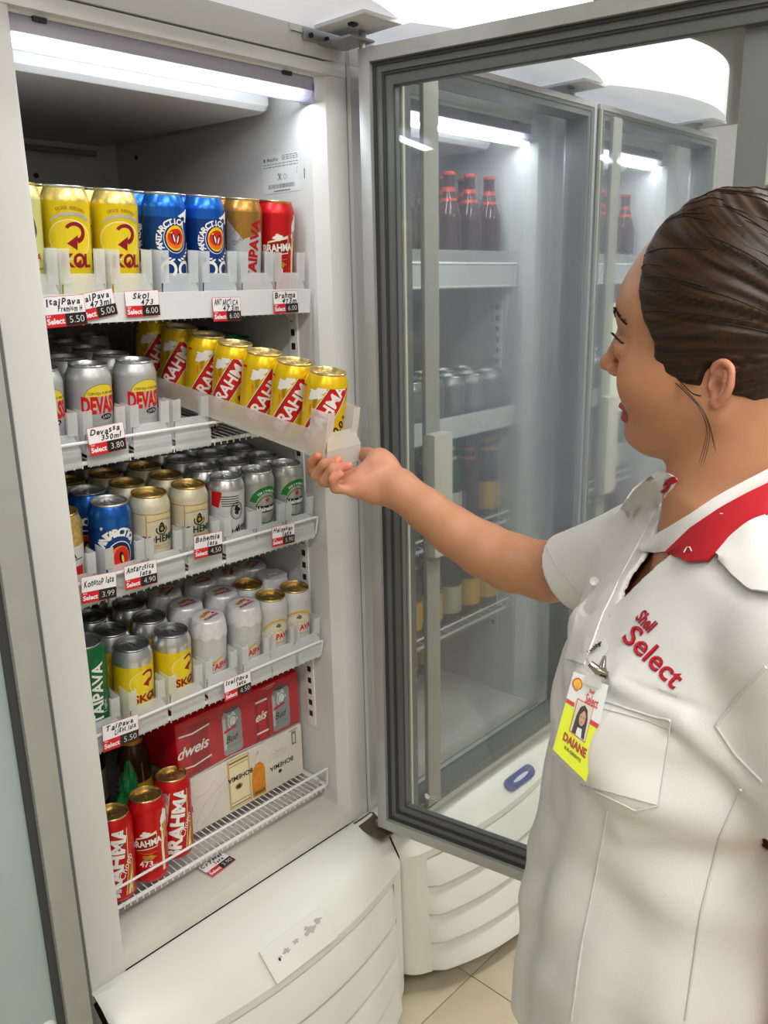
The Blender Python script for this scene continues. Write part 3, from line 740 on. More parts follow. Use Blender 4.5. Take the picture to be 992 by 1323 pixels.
kind('itai5', H5, paint('goldcan', '#a57b3a', .3, .6), shift(itai5(), .008), 'palegold', 'tall gold can with red upright lettering')
kind('brahma5', H5, paint('red', '#c5171c', .3, .35), shift(brahma_badge(), .006), 'gold', 'tall red can with a white-lettered banner')
kind('brahma5b', H5, paint('red', '#c5171c', .3, .35), brahma_band(), 'gold', 'tall red can with large upright white letters')
kind('brahma3', H3, paint('lemon', '#e6bf12', .28, .35), shift(brahma_band(True), .010), 'palegold', 'yellow can with a slanting red band')
kind('deva', H3, paint('paleSilver', '#b9bcbf', .35, .5), shift(devassa(), .014), 'silver', 'pale silver can with red lettering under a yellow arc')
kind('boh', H3, paint('cream', '#cfc8b0', .35, .35), shift(bohemia(), .006), 'gold', 'cream can with gold trim and dark lettering')
kind('bud', H3, paint('whitecan', '#c9cbce', .35, .3), bud(), 'silver', 'white can with black script and a red patch', SILVER)
kind('budred', H3, paint('deepred', '#9c1420', .3, .45), [(T('Budweiser', .022, (0, .05), .1, shear=.4, bold=.02), WH)], 'silver', 'red and white can', SILVER)
kind('heine', H3, paint('silvercan', '#aeb2b0', .3, .7), shift(heine(), .005), 'silver', 'silver can with green arch and red star')
kind('itai3', H3, paint('pearl', '#c6c7c8', .38, .25), shift(itai3(), .007), 'gold', 'white can with yellow arc and gold lid')
kind('itaif', H3, paint('pearl', '#c6c7c8'), itai_foil(), 'silver', 'white can with a printed foil cap')
kind('light5', H5, paint('green', '#14683a', .3, .4), light5(), 'dark', 'tall green can with upright white lettering')
kind('prem5', H5, paint('paleyellow', '#cfcf8a', .35, .3), premium5(), 'palegold', 'pale yellow tall can with a round emblem')
kind('stel', H3, paint('white2', '#cfcfca', .35, .2), stel(), 'gold', 'white and red can with a gold foil neck', mat('foil_neck', (.7, .5, .16), .35, metal=.7, noise=.3, nscale=200), ((.072, .101, mat('foil_neck')),))
kind('plain', H3, paint('silver2', '#9fa3a6', .3, .7), (), 'silver', 'plain silver can')
kind('green3', H3, paint('green', '#14683a'), (), 'green', 'green can')
# printed foil cap for the white cans
def cap_mesh(crumple, seed):
    q = random.Random(seed); mb = MB(); n = 40; rows = []
    foil = mat('cap_foil', (.74, .74, .76), .3, metal=.3, noise=.1, nscale=150)
    prof = [(.0338, -.030), (.0340, -.024), (.0334, -.019), (.0318, -.011), (.0300, -.003), (.0292, .0016), (.0280, .0024), (.018, .0024), (.009, .0026), (.0, .0028)]
    ph = [q.uniform(0, 6) for _ in range(6)]
    for i, (r, z) in enumerate(prof):
        row = []
        for k in range(n):
            a = 2 * PI * k / n
            am = crumple * (1 if i < 6 else .35)
            d = am * (math.sin(7 * a + ph[0] + i) * .4 + math.sin(13 * a + ph[1] - i * 1.3) * .35 + math.sin(21 * a + ph[2]) * .25)
            if i == 0: zz = z + .0025 * math.sin(9 * a + ph[3])
            else: zz = z + (d * .6 if i > 4 else 0)
            rr = r + (d * .5 if i < 7 else 0)
            row.append((rr * math.cos(a), rr * math.sin(a), H3 + zz))
        rows.append(row)
    mb.add([p for r_ in rows for p in r_], [(i * n + k, i * n + (k + 1) % n, (i + 1) * n + (k + 1) % n, (i + 1) * n + k) for i in range(len(rows) - 1) for k in range(n)], foil)
    if crumple < .0012:
        A = ink('#d8902e'); z = H3 + .0034
        for s_, m_ in ((blob(-.007, .004, .008, .0045, seed, amp=.3), A), (blob(.006, .007, .0085, .004, seed + 2, amp=.3), ink('#cf6a1c')), (T('ITAIPAVA', .0085, (0, -.009), bold=.04), ink('#b5281c')), (blob(.013, -.001, .003, .003, seed + 1), RED)):
            v, f = clip(s_); mb.add([(p[0], p[1], z) for p in v], f, m_)
    return mb.mesh('foil_cap', .5 if crumple > .0012 else .9)
CAPS = [cap_mesh(.0007, 3), cap_mesh(.0009, 11), cap_mesh(.0032, 6)]

_proto = {}
def make_can(key, loc, rz=0.0, tilt=(0, 0), label='', group=None, az=0.0, lid=None, cap=None, name='beer_can', tabrot=0.0):
    k = KIND[key]; lid = lid or k['lid']
    pk = (key, lid, cap)
    if pk not in _proto:
        o = link(name, None); o.empty_display_size = .02
        link('body', k['mesh'], o)
        if cap is None:
            a, b = lid_for(k['H'], LIDS[lid]); lo = link('lid', a, o); link('tab', b, lo)
        else: link('foil_cap', CAPS[cap], o)
        _proto[pk] = o; r = o
    else: r = copy_tree(_proto[pk])
    r.location = loc; r.rotation_euler = (Matrix.Rotation(az, 3, 'Z') @ Matrix.Rotation(tilt[1], 3, 'Y') @ Matrix.Rotation(tilt[0], 3, 'X') @ Matrix.Rotation(rz - az, 3, 'Z')).to_euler('XYZ')
    tag(r, label, 'can', group)
    return r

# ---------------------------------------------------------------- shelves
TILT = math.radians(6.2)
def wire_shelf(zf, label, tilt=TILT, y0=.052, x0=-.5905, x1=-.0665, depth=.54, lip=.040, ox=0.0, rail=True, solid=False, n=40):
    t = thing('wire_shelf', label, 'shelf', (ox, y0, zf), (tilt, 0, 0), 'wire shelves in the coolers')
    m = MB()
    # front bar, upper bar, ends
    m.tube([(x0, .007, -.0015), (x1, .007, -.0015)], .0035, WIREW, 8)
    m.tube([(x0, depth, -.0015), (x1, depth, -.0015)], .003, WIREW, 8); m.tube([(x0, depth * .5, -.005), (x1, depth * .5, -.005)], .003, WIREW, 8)
    m.tube([(x0, .007, 0), (x0, depth, 0)], .003, WIREW, 8); m.tube([(x1, .007, 0), (x1, depth, 0)], .003, WIREW, 8)
    m.build('frame', t)
    w_ = MB()
    for i in range(n): 
        x = x0 + .006 + (x1 - x0 - .012) * i / (n - 1)
        w_.tube([(x, .003, -.008), (x, .0035, .0002), (x, .012, .0018), (x, depth, .0018)], .0012, WIREW, 5, cap=False)
    o = w_.build('wires', t); o['kind'] = 'stuff'
    if rail:
        r = MB()
        pts = [(x0 + .002, .012, 0), (x0 + .002, -.004, lip - .006), (x0 + .008, -.006, lip), (x1 - .012, -.006, lip), (x1 - .005, -.005, lip - .002), (x1 - .002, -.002, lip - .010), (x1 - .001, .002, .004), (x1 - .001, .012, -.002)]
        r.tube(pts, .0024, WIREW, 8); r.build('front_rail', t)
    if solid:
        r = MB(); r.box((x0, -.008, -.004), (x1, -.0045, min(lip, .045)), mat('price_rail', (.70, .73, .76), .2))
        if lip > .05: r.box((x0, -.0075, .046), (x1, -.005, lip), TRAYM); r.tube([(x0, -.007, min(lip, .045)), (x1, -.007, min(lip, .045))], .003, WIREW, 8); r.tube([(x0, -.007, -.003), (x1, -.007, -.003)], .003, WIREW, 8)
        r.build('price_rail', t)
    for xe, sg in ((x1, 1), (x0, -1)):
        b = MB()
        b.prism([(0, -.030), (.05, -.006), (.10, -.004), (.10, .004), (0, .004)], xe + sg * .001 - .001, xe + sg * .001 + .001, WIREW, Matrix(((0, 0, 1, 0), (1, 0, 0, .03), (0, 1, 0, 0), (0, 0, 0, 1))))
        b.build('bracket', t)
    return t
SHELF = [dict(z=1.462, dz=.016, n=1, name='top shelf'), dict(z=1.256, dz=.010, n=2, name='second shelf'), dict(z=1.042, dz=.012, n=3, name='third shelf'), dict(z=.795, dz=.013, n=4, name='fourth shelf')]
wire_shelf(1.462, 'top white shelf with the price rail, crowded with tall cans', lip=.037, rail=False, solid=True)
wire_shelf(1.256, 'second white wire shelf, from which a tray is pulled out', lip=.034)
wire_shelf(1.042, 'third white wire shelf, holding short blue, cream, white and green cans', lip=.040)
wire_shelf(.795, 'fourth white wire shelf, holding yellow and foil-capped white cans', lip=.034)
wire_shelf(.497, 'bottom white wire rack carrying boxes and red cans', tilt=0.0, y0=.050, lip=.046, rail=True, n=44, depth=.55)

def tray_mesh(name, m, L_=.47, hs=.046, lip=.032, ph=.064, dn=.0095):
    """gravity tray for one column of cans: floor, two walls, corner posts, notched front with a slanted lip"""
    mb = MB(); W_ = .0340; t = .0007
    mb.box((-W_, .012, .002), (W_, L_, .0035), m)
    for s in (-1, 1):
        x0, x1 = s * W_, s * (W_ - t)
        mb.box((x0, .030, -dn), (x1, L_, hs), m)
        # tall front post: side leaf and front leaf
        mb.box((x0, .003, .002), (x1, .032, ph), m)
        mb.box((s * W_, .003, .030), (s * (W_ - .013), .0042, ph), m)
        mb.box((s * (W_ - .0145), .003, .030), (s * (W_ - .013), .009, ph), m)
    # slanted lip
    a = W_ - .007; b = W_ + .000
    mb.grid([[(-a, .008, lip), (-b + .001, .0005, .012), (-b, -.0015, .008), (-b, -.0025, -.018)], [(a, .008, lip), (b - .001, .0005, .012), (b, -.0015, .008), (b, -.0025, -.018)]], m, thick=.0012)
    mb.box((-b, -.001, .0), (b, .014, .002), m)
    return mb.mesh(name, .3)
TRAY_ME = tray_mesh('can_tray', TRAYM)
TRAY_HI = tray_mesh('can_tray', TRAYM, ph=.078, lip=.044, dn=.0155)
TRAY_LO = tray_mesh('can_tray', TRAYM, hs=.016)
CXS = {1: [-.5585, -.487, -.410, -.327, -.252, -.175, -.1035], 2: [-.5560, -.479, -.402, -.327, -.252, -.175, -.105], 3: [-.5520, -.469, -.398, -.323, -.246, -.178, -.108], 4: [-.5400, -.456, -.381, -.306, -.227, -.163, -.1030]}
ORD = ['front', 'second', 'third', 'fourth', 'fifth', 'sixth', 'seventh']
COLN = ['leftmost', 'second', 'third', 'middle', 'fifth', 'sixth', 'rightmost']
def shelf_pt(S, x, yr, h=0.0):
    """world point on a tilted shelf: yr metres behind the front edge, h above the wires"""
    z0 = S['z'] + S['dz']
    return Vector((x, .052 + yr * math.cos(TILT) - h * math.sin(TILT), z0 + .003 + yr * math.sin(TILT) + h * math.cos(TILT)))
def fill(S, cols, rows, skip=()):
    for ci, spec in enumerate(cols):
        if spec is None: continue
        x = CXS[S['n']][ci]
        if ('t', ci) not in skip:
            link_t = link('can_tray', TRAY_HI if S['n'] == 1 else TRAY_LO if S['n'] == 2 and ci == 3 else TRAY_ME, None, shelf_pt(S, x, .0, 0.0), (TILT, 0, 0))
            tag(link_t, f"milky plastic tray under the {COLN[ci]} column of cans on the {S['name']}", 'tray', 'milky can trays on the shelves')
        for r in range(rows):
            e = spec[min(r, len(spec) - 1)]
            if e is None: continue
            if isinstance(e, str): e = (e,)
            key = e[0]; o = e[1] if len(e) > 1 else {}
            jx = R.uniform(-.0002, .0002)
            p = shelf_pt(S, x + jx, .0445 + r * .0668, .0037)
            rz = math.radians(o.get('rz', 0) + (R.uniform(-4, 4) if r == 0 else R.uniform(-60, 60)))
            cap = o.get('cap')
            ex = ''
            if cap == 2: ex = ' crumpled'
            lab = f"{KIND[key]['desc']}, {ORD[r]} of {COLN[ci]} column, {S['name']}"
            make_can(key, p, rz, (TILT, 0), lab, f"cans on the {S['name']}", lid=o.get('lid'), cap=cap)
# camera looks from the left, so the printed faces are turned a little towards it
q = lambda k, a=-20, **d: (k, dict(rz=a, **d))
fill(SHELF[0], [[q('prem5', -10)], [q('skol5', -9), q('skol5', 0)], [q('skol5', -10), q('skol5', 0, lid='dark')], [q('ant5', -13)], [q('ant5', -10)], [q('itai5', -28), q('itai5', 0), q('brahma5', 0)], [q('brahma5', -22), q('brahma5', 0)]], 7)
fill(SHELF[1], [[q('deva', 10)], [q('deva', 13)], [q('deva', 10)], [None, None, None, None, q('deva', 0)], None, [None, None, None, q('plain', 0), q('plain', 0, lid='dark')], [None, None, q('green3', 0), q('plain', 0), q('plain', 0, lid='dark')]], 5)
fill(SHELF[2], [[q('stel', -20), q('plain', 0)], [q('ant3', -10), q('ant3', 0), q('plain', 0, lid='gold'), q('boh', 0)], [q('boh', 0), q('boh', 0), q('boh', 0), q('plain', 0, lid='dark')], [q('boh', -2), q('boh', 0), q('boh', 0), q('plain', 0)], [q('bud', -22), q('budred', 0), q('bud', 0), q('budred', 0)], [q('heine', -2), q('heine', 0)], [q('heine', -2), q('heine', 0)]], 6)
fill(SHELF[3], [[q('light5', -16), q('light5', 0), q('plain', 0, lid='dark')], [q('skol3', 12), q('skol3', 0), q('skol3', 0)], [q('skol3', 15), q('skol3', 0), q('skol3', 0)],
                [q('itaif', 15, cap=1), q('itaif', 0, cap=0)], [q('itaif', 8, cap=0), q('itaif', 0, cap=1)], [q('itai3', -12), q('itai3', 0), q('itaif', 0, cap=0)], [q('itai3', -22), q('itaif', 0, cap=2), q('itaif', 0, cap=1)]], 6)

# the tray pulled out of the second shelf, with seven cans
TA = .184; TZ = .101
tray_dir = Vector((-.012, 1, 0)).normalized()
PT = thing('pulled_tray', 'long milky plastic tray of yellow cans, pulled forward by the hand', 'tray')
PO = Vector((-.229, -.190, 1.2506))
PT.location = PO; PT.rotation_euler = (TA, 0, TZ)
def ptray():
    mb = MB(); W_ = .037; t = .0016; Lh = .50; m = TRAYN
    mb.box((-W_, .008, 0), (W_, Lh, .0018), m)
    for s in (-1, 1):
        x0, x1 = s * W_, s * (W_ - t)
        mb.grid([[(x0, .030, 0), (x0, .030, .040)], [(x0, Lh, 0), (x0, Lh, .034)]], m, thick=t * s)
        mb.box((x0, .000, .0), (x1, .034, .072), m)
        mb.box((s * W_, 0, .028), (s * (W_ - .015), .0014, .072), m)
    a = W_ - .007; b = W_ + .002
    mb.grid([[(-a, .004, .040), (-b, -.006, .016), (-b, -.008, -.010)], [(a, .004, .040), (b, -.006, .016), (b, -.008, -.010)]], m, thick=.0016)
    mb.box((-b, -.006, -.002), (b, .012, .0), m)
    return mb.build('tray_shell', PT, .3)
ptray()
for r in range(7):
    yr = .041 + r * .0668
    loc = PT.location + Matrix.Rotation(TZ, 3, 'Z') @ Matrix.Rotation(TA, 3, 'X') @ Vector((0, yr, .0022))
    rz = math.radians([-43, -38, -26, -50, -20, -46, -34][r])
    make_can('brahma3', loc, rz, (TA, 0), f"yellow can with slanting red band, {['nearest the hand', 'second from the hand', 'third from the hand', 'fourth, mid tray', 'fifth from the hand', 'sixth from the hand', 'rearmost'][r]} in the pulled-out tray", 'yellow cans in the pulled-out tray', az=TZ)
# ---------------------------------------------------------------- price tags
TW = mat('tag_paper', (.80, .79, .82), .35); TR = mat('tag_red', srgb('c8202c'), .35); TK = mat('tag_black', srgb('1e1c1e'), .35); TINK = mat('marker_ink', (.012, .012, .016), .5); TL = mat('tag_digits', (.75, .75, .75), .4)
TEDGE = mat('tag_edge', srgb('c8202c'), .4)
def scrawl(s, size, c, seed=1, maxw=None):
    """hand-lettered look: every letter with its own slant and lift"""
    q = random.Random(seed); V = []; F = []; x = 0.0
    for ch in s:
        if ch == ' ': x += size * .35; continue
        v, f = text2d(ch, size * q.uniform(.9, 1.1), bold=.030, shear=.25)
        w_ = (v[:, 0].max() - v[:, 0].min()) if len(v) else 0
        v = rot2(v, q.uniform(-.12, .16)) + [x + w_ / 2, q.uniform(-.08, .08) * size - (size * .12 if ch in 'acemnoruvwxz' else 0)]
        o = sum(len(a) for a in V); V.append(v); F += [tuple(i + o for i in t) for t in f]; x += w_ + size * .07
    V = np.concatenate(V); k_ = min(1.0, (maxw or 9) / x); V[:, 0] *= k_; x *= k_; V[:, 0] += c[0] - x / 2; V[:, 1] += c[1]
    return V, F
def price_tag(loc, rot, l1, l2, price, label, w_=.056, h_=.036, seed=1):
    t = thing('price_tag', label, 'price tag', loc, rot, 'price tags on the shelves')
    b = MB(); b.box((-w_ / 2, -.0006, -h_ / 2), (w_ / 2, 0, h_ / 2), TW); b.box((-w_ / 2 - .0006, -.0004, -h_ / 2 - .0006), (w_ / 2 + .0006, -.0001, h_ / 2 + .0006), TEDGE); b.build('card', t, 0)
    O = (0, -.0006, 0); U = (1, 0, 0); V_ = (0, 0, 1); N_ = (0, -1, 0)
    p = MB(); sp = -h_ / 2 + h_ * .42; cx = -w_ / 2 + w_ * .48
    flat(p, rect(-w_ / 2, -h_ / 2, cx, sp), TR, O, U, V_, N_, .00012); flat(p, rect(cx, -h_ / 2, w_ / 2, sp), TK, O, U, V_, N_, .00012)
    flat(p, T('Select', .0098 * w_ / .056, ((-w_ / 2 + cx) / 2, (-h_ / 2 + sp) / 2 - .0008), bold=.035), TW, O, U, V_, N_, .0003)
    flat(p, T('Shell', .0032, (-w_ / 2 + .005, sp - .0022), bold=.02), TW, O, U, V_, N_, .0003)
    flat(p, T(price, .0125 * w_ / .056, ((cx + w_ / 2) / 2 + .001, (-h_ / 2 + sp) / 2), bold=-.012), TL, O, U, V_, N_, .0003)
    p.build('print', t, 0)
    q_ = MB()
    if l2: flat(q_, scrawl(l1, .0125, (-.001, h_ / 2 - .0068), seed, w_ * .88), TINK, O, U, V_, N_, .0003); flat(q_, scrawl(l2, .0112, (.008, h_ / 2 - .0165), seed + 9, w_ * .62), TINK, O, U, V_, N_, .0003)
    else: flat(q_, scrawl(l1, .014, (0, h_ / 2 - .0105), seed, w_ * .88), TINK, O, U, V_, N_, .0003)
    q_.build('handwriting', t, 0)
    return t
def tag_at(px, py, y, rdeg, *a, pitch=0.0, **k):
    return price_tag(on(px, py, 1, y), (pitch, -math.radians(rdeg), 0), *a, **k)
tag_at(84, 402, .036, 3, 'Itaipava', 'Premium H', '5.50', 'price tag reading Premium 5.50, at the left end of the top shelf', seed=2, w_=.060, h_=.040)
tag_at(124, 394, .040, 9, 'Itaipava', '473ml', '5.00', 'price tag reading 5.00, half under the Premium tag, top shelf', seed=3, w_=.060)
tag_at(184, 392, .040, 1, 'Skol', '473', '6.00', 'price tag handwritten Skol 6.00, under the tall yellow cans', seed=4)
tag_at(293, 399.5, .039, 0, 'ANTARCTICA', '473m', '6.00', 'price tag handwritten Antarctica 6.00, under the tall blue cans', seed=5, w_=.054)
tag_at(369, 390, .040, 1, 'Brahma', '473m', '6.00', 'price tag handwritten Brahma 6.00, right end of the top shelf', seed=6, w_=.054)
tag_at(138, 567, .037, 3, 'Devassa', '350ml', '3.80', 'price tag reading 3.80 below the pale silver cans, second shelf', seed=7, w_=.058, h_=.040)
tag_at(128, 759, .036, -5, 'Konstop lata', '', '3.99', 'price tag reading 3.99 at the left end, third shelf', seed=8, h_=.040)
tag_at(182, 742.5, .036, -2, 'Antarctica', 'lata', '4.90', 'price tag reading 4.90 under the short blue can', seed=9, h_=.038)
tag_at(269, 704, .036, -3, 'Bohemia', 'lata', '4.50', 'price tag reading 4.50 below the cream cans', seed=10, h_=.038)
tag_at(366, 691, .036, -3, 'Heineken', 'lata', '5.90', 'price tag reading 5.90 at the right end, third shelf', seed=11, w_=.052, h_=.036)
tag_at(307, 886, .036, 0, 'Itaipava', 'lata', '4.50', 'price tag reading 4.50 on the fourth shelf, over the red box', seed=12, h_=.040, w_=.058)
tag_at(156, 947, .036, -4, 'Taipava', 'Light lata', '5.50', 'price tag reading 5.50 at the left end, fourth shelf', seed=13, h_=.044, w_=.062)
p_ = on(280, 1116, 2, .4600)
price_tag(p_, (-PI / 2 * .97, 0, math.radians(7)), 'Crystal', 'lata', '3.90', 'price tag reading 3.90 lying on the cooler floor before the rack', seed=14, h_=.040, w_=.058)
tag_at(268, 551, .10, 0, 'Brahma', '0,0%', '4.50', 'small red and white price tag under the pulled-out tray', seed=15, w_=.04, h_=.026)

# specification label on the side wall of the cooler
sl = MB(); gk = mat('label_print', (.16, .17, .18), .6); clr = mat('label_film', (.70, .71, .71), .3)
O = (-.0604, 0, 0); U = (0, -1, 0); V_ = (0, 0, 1); N_ = (-1, 0, 0)
def sp(shape, m_=gk, l=.0003): flat(sl, shape, m_, O, U, V_, N_, l)
a0, b0 = -.163, -.062
sp(rect(a0, 1.664, b0, 1.728), clr, .0001)
sp(ell(a0 + .008, 1.7205, .003, .003)); sp(T('Metalfrio', .0085, (a0 + .030, 1.7205), bold=.02, shear=.15))
q_ = random.Random(5)
for r in range(5):
    zz = 1.724 - r * .0032 if r < 3 else 1.712 - (r - 3) * .0045
    x = a0 + .056 if r < 3 else a0 + .005
    while x < b0 - .004:
        l_ = q_.uniform(.004, .010); sp(rect(x, zz, min(x + l_, b0 - .003), zz + .0013)); x += l_ + .002
x = a0 + .016
while x < a0 + .086:
    w_ = q_.choice((.0006, .001, .0016)); sp(rect(x, 1.672, x + w_, 1.679)); x += w_ + q_.choice((.0007, .0012))
sp(stroke([(a0 + .044, 1.695), (a0 + .052, 1.695), (a0 + .044, 1.685), (a0 + .052, 1.685), (a0 + .044, 1.695)], .0022)); sp(ring(a0 + .062, 1.690, .004, .004, .0008)); sp(rect(a0 + .03, 1.6665, a0 + .075, 1.6685))
sp(stroke([(a0 + .093, 1.701), (a0 + .097, 1.702)], .0007)); sp(stroke([(a0 + .0945, 1.6985), (a0 + .0945, 1.692)], .0007))
sp(rect(-.0505, 1.682, -.0490, 1.698), BLACK)
sl_o = sl.build('specification_label', c1, 0)
# screws on the liner
for (yy, zz) in ((.575, 1.772),):
    s = MB(); s.tube([(-.0605, yy, zz), (-.0625, yy, zz)], .005, DARKG, 12); s.build('screw', c1)
bp = MB(); bp.box((-.42, .648, 1.2), (-.33, .6545, 1.79), LINER, bev=.002); bp.box((-.30, .648, 1.2), (-.235, .6545, 1.79), LINER, bev=.002)
bp.build('back_duct', c1)
for (xx, zz) in ((-.36, 1.735), (-.25, 1.73)):
    s = MB(); s.tube([(xx, .648, zz), (xx, .645, zz)], .005, BLACK, 12); s.build('screw', c1)
s = MB(); s.tube([(-.572, .60, 1.775), (-.14, .60, 1.775)], .006, mat('grey_pipe', (.2, .21, .22), .4), 10); s.build('pipe', c1)

# ---------------------------------------------------------------- bottom rack of the open cooler
ZB = .4995
make_can('brahma5b', (-.531, .084, ZB), math.radians(-34), (-.02, .05), 'tall red can with large upright letters, cut off by the cooler frame', 'red cans on the bottom rack')
make_can('brahma5', (-.466, .086, ZB), math.radians(-30), (-.02, .055), 'tall red can with a white-lettered banner, front of the bottom rack', 'red cans on the bottom rack')
make_can('brahma5b', (-.400, .106, ZB), math.radians(-30), (-.02, .05), 'tall red can with large upright letters, beside the white carton', 'red cans on the bottom rack')
CART = mat('carton_white', (.66, .62, .55), .6, noise=.10, nscale=16)
CARTS = mat('carton_edge', (.30, .22, .15), .8)
def wrapbox(mb, shape, m_, lift=.0004): flat(mb, shape, m_, (-.352, .1205, ZB + .0015), (1, 0, 0), (0, 0, 1), (0, -1, 0), lift)
wc = thing('beer_carton', 'creased white carton with upside-down print, under the red pack', 'box', (0, 0, 0))
b = MB(); b.box((-.352, .1205, ZB + .0015), (-.072, .392, ZB + .118), CART, bev=.003); b.build('carton_body', wc, .4)
f_ = MB(); f_.grid([[(-.350, .121, ZB + .118), (-.350, .2, ZB + .1215)], [(-.250, .1185, ZB + .1265), (-.250, .2, ZB + .1205)], [(-.15, .121, ZB + .1195), (-.15, .2, ZB + .1205)]], CART, thick=.0015)
f_.build('carton_flap', wc, .4)
pr = MB(); B_ = ink('#2a2018'); BOT = mat('print_amber', srgb('d98a1c'), .5, noise=.2, nscale=90)
def up(shape, c): v, f = shape; return rot2(v, PI) + np.array(c), f
wrapbox(pr, rect(.088, .006, .141, .113), ink('#c7ab62', .5, .1), .0003); wrapbox(pr, rect(.092, .008, .138, .111), ink('#e3d6b0', .5, .05), .0005)
for (a, c) in ((.010, .0125), (.018, .0195), (.098, .0995), (.104, .108)): wrapbox(pr, rect(.092, a, .138, c), ink('#8d6c2c'), .0007)
wrapbox(pr, up(T('BOHEMIA', .0140, bold=.03), (.117, .070)), B_, .0009)
wrapbox(pr, ell(.112, .050, .0085, .0065), ink('#9c7430'), .0009); wrapbox(pr, ell(.112, .050, .005, .0038), B_, .0011)
wrapbox(pr, poly([(.145, .006), (.178, .004), (.1785, .058), (.176, .070), (.166, .080), (.156, .078), (.147, .066), (.144, .05)]), BOT, .0003)
wrapbox(pr, poly([(.157, .078), (.166, .080), (.164, .100), (.160, .100)]), ink('#ddd3c0', .5, .05), .0004); wrapbox(pr, rect(.1585, .098, .166, .104), LSIL, .0006)
wrapbox(pr, rect(.146, .008, .177, .020), ink('#b77f24'), .0005); wrapbox(pr, up(T('BOHEMIA', .0062, bold=.03), (.162, .013)), B_, .0007)
wrapbox(pr, up(T('BOHEMIA', .0145, bold=.02), (.222, .048)), B_, .0004); wrapbox(pr, blob(.217, .034, .0042, .0042, 3), B_, .0004)
for i in range(3): wrapbox(pr, rect(.190 + .004 * i, .070 + .005 * i, .235 + .002 * i, .0708 + .005 * i), ink('#b9ae98'), .0004)
wrapbox(pr, rect(.252, .078, .264, .108), ink('#7d8672'), .0004); wrapbox(pr, rect(.2545, .082, .261, .102), ink('#cfcab5'), .0006); wrapbox(pr, rect(.2445, .110, .268, .112), ink('#7d7a66'), .0004)
wrapbox(pr, stroke([(.205, .088), (.216, .080), (.224, .086)], .0015), ink('#c5bba6'), .0004)
wrapbox(pr, rect(-.0001 + .001, .048, .0045, .060), ink('#9d3a20'), .0004)
for pts in ([(.01, .02), (.03, .05), (.075, .075), (.12, .108)], [(.02, .01), (.05, .03), (.07, .06)], [(.012, .07), (.04, .074), (.06, .09)]): wrapbox(pr, stroke(pts, .0007), ink('#a89f8c'), .0003)
pr.build('print', wc, 0)
# red shrink-wrapped pack of cans
rc = thing('beer_pack', 'shrink-wrapped red pack printed with silver and red cans', 'box', (0, 0, 0))
PK = mat('pack_red', srgb('b80f1e'), .38, noise=.08, nscale=25)
zt = ZB + .1235
b = MB(); b.box((-.372, .118, zt), (-.075, .385, zt + .118), PK, bev=.010); b.build('pack_body', rc, .8)
pr = MB()
def rb(shape, m_, l=.0004): flat(pr, shape, m_, (-.372, .118, zt), (1, 0, 0), (0, 0, 1), (0, -1, 0), l)
def silver_can(c):
    rb(poly([(c - .0225, .012), (c - .018, .007), (c + .018, .007), (c + .0225, .012), (c + .0225, .088), (c + .017, .098), (c - .017, .098), (c - .0225, .088)]), ink('#a3a7ab', .3, .6), .0004)
    rb(ell(c, .0985, .0165, .0042), ink('#5c6064', .3, .6), .0006); rb(rect(c - .0215, .086, c - .015, .020), ink('#d4d7da', .3, .5), .0006)
    rb(blob(c, .078, .011, .014, 3, amp=.4), ink('#e4e5e6', .4, .3), .0007); rb(poly([(c - .0205, .054), (c + .012, .060), (c + .006, .064), (c - .019, .060)]), RED, .0008)
    rb(ring(c + .002, .074, .0085, .0115, .0012), BK, .0009); rb(T('Bud', .0205, (c - .002, .040), .08, shear=.45, sx=.85), BK, .0010); rb(rect(c - .016, .024, c + .016, .0245), BK, .0009)
silver_can(.125); silver_can(.247)
rb(rect(.182, .004, .214, .098), ink('#8e0d18'), .0004); rb(rect(.188, .004, .208, .098), ink('#c01422'), .0005); rb(rect(.183, .086, .212, .090), WH, .0006); rb(rect(.183, .018, .212, .022), WH, .0006)
rb(T('eis', .026, (.196, .056), .05, shear=.4, bold=.02), WH, .0007)
rb(rect(.030, .006, .070, .104), ink('#97101b'), .0003); rb(T('dweis', .030, (.036, .056), .03, shear=.4, bold=.02), WH, .0007); rb(stroke([(.006, .090), (.035, .086), (.074, .091)], .003), WH, .0006); rb(stroke([(.006, .024), (.035, .020), (.074, .026)], .003), WH, .0006)
for pts in ([(.20, .112), (.235, .113)], [(.21, .108), (.228, .1085)]): rb(stroke(pts, .0006), WH, .0004)
pr.build('print', rc, 0)
fm = MB(); P = []
for i in range(22):
    row = []
    for j in range(12):
        u = .004 + .288 * i / 21; v = .004 + .110 * j / 11
        row.append((-.372 + u, .118 - .0022 - .0016 * abs(math.sin(u * 60 + v * 90)) * (0.3 + abs(math.sin(u * 23))), zt + v))
    P.append(row)
fm.grid(P, FILM, thick=.0004); fm.build('shrink_film', rc, .9)

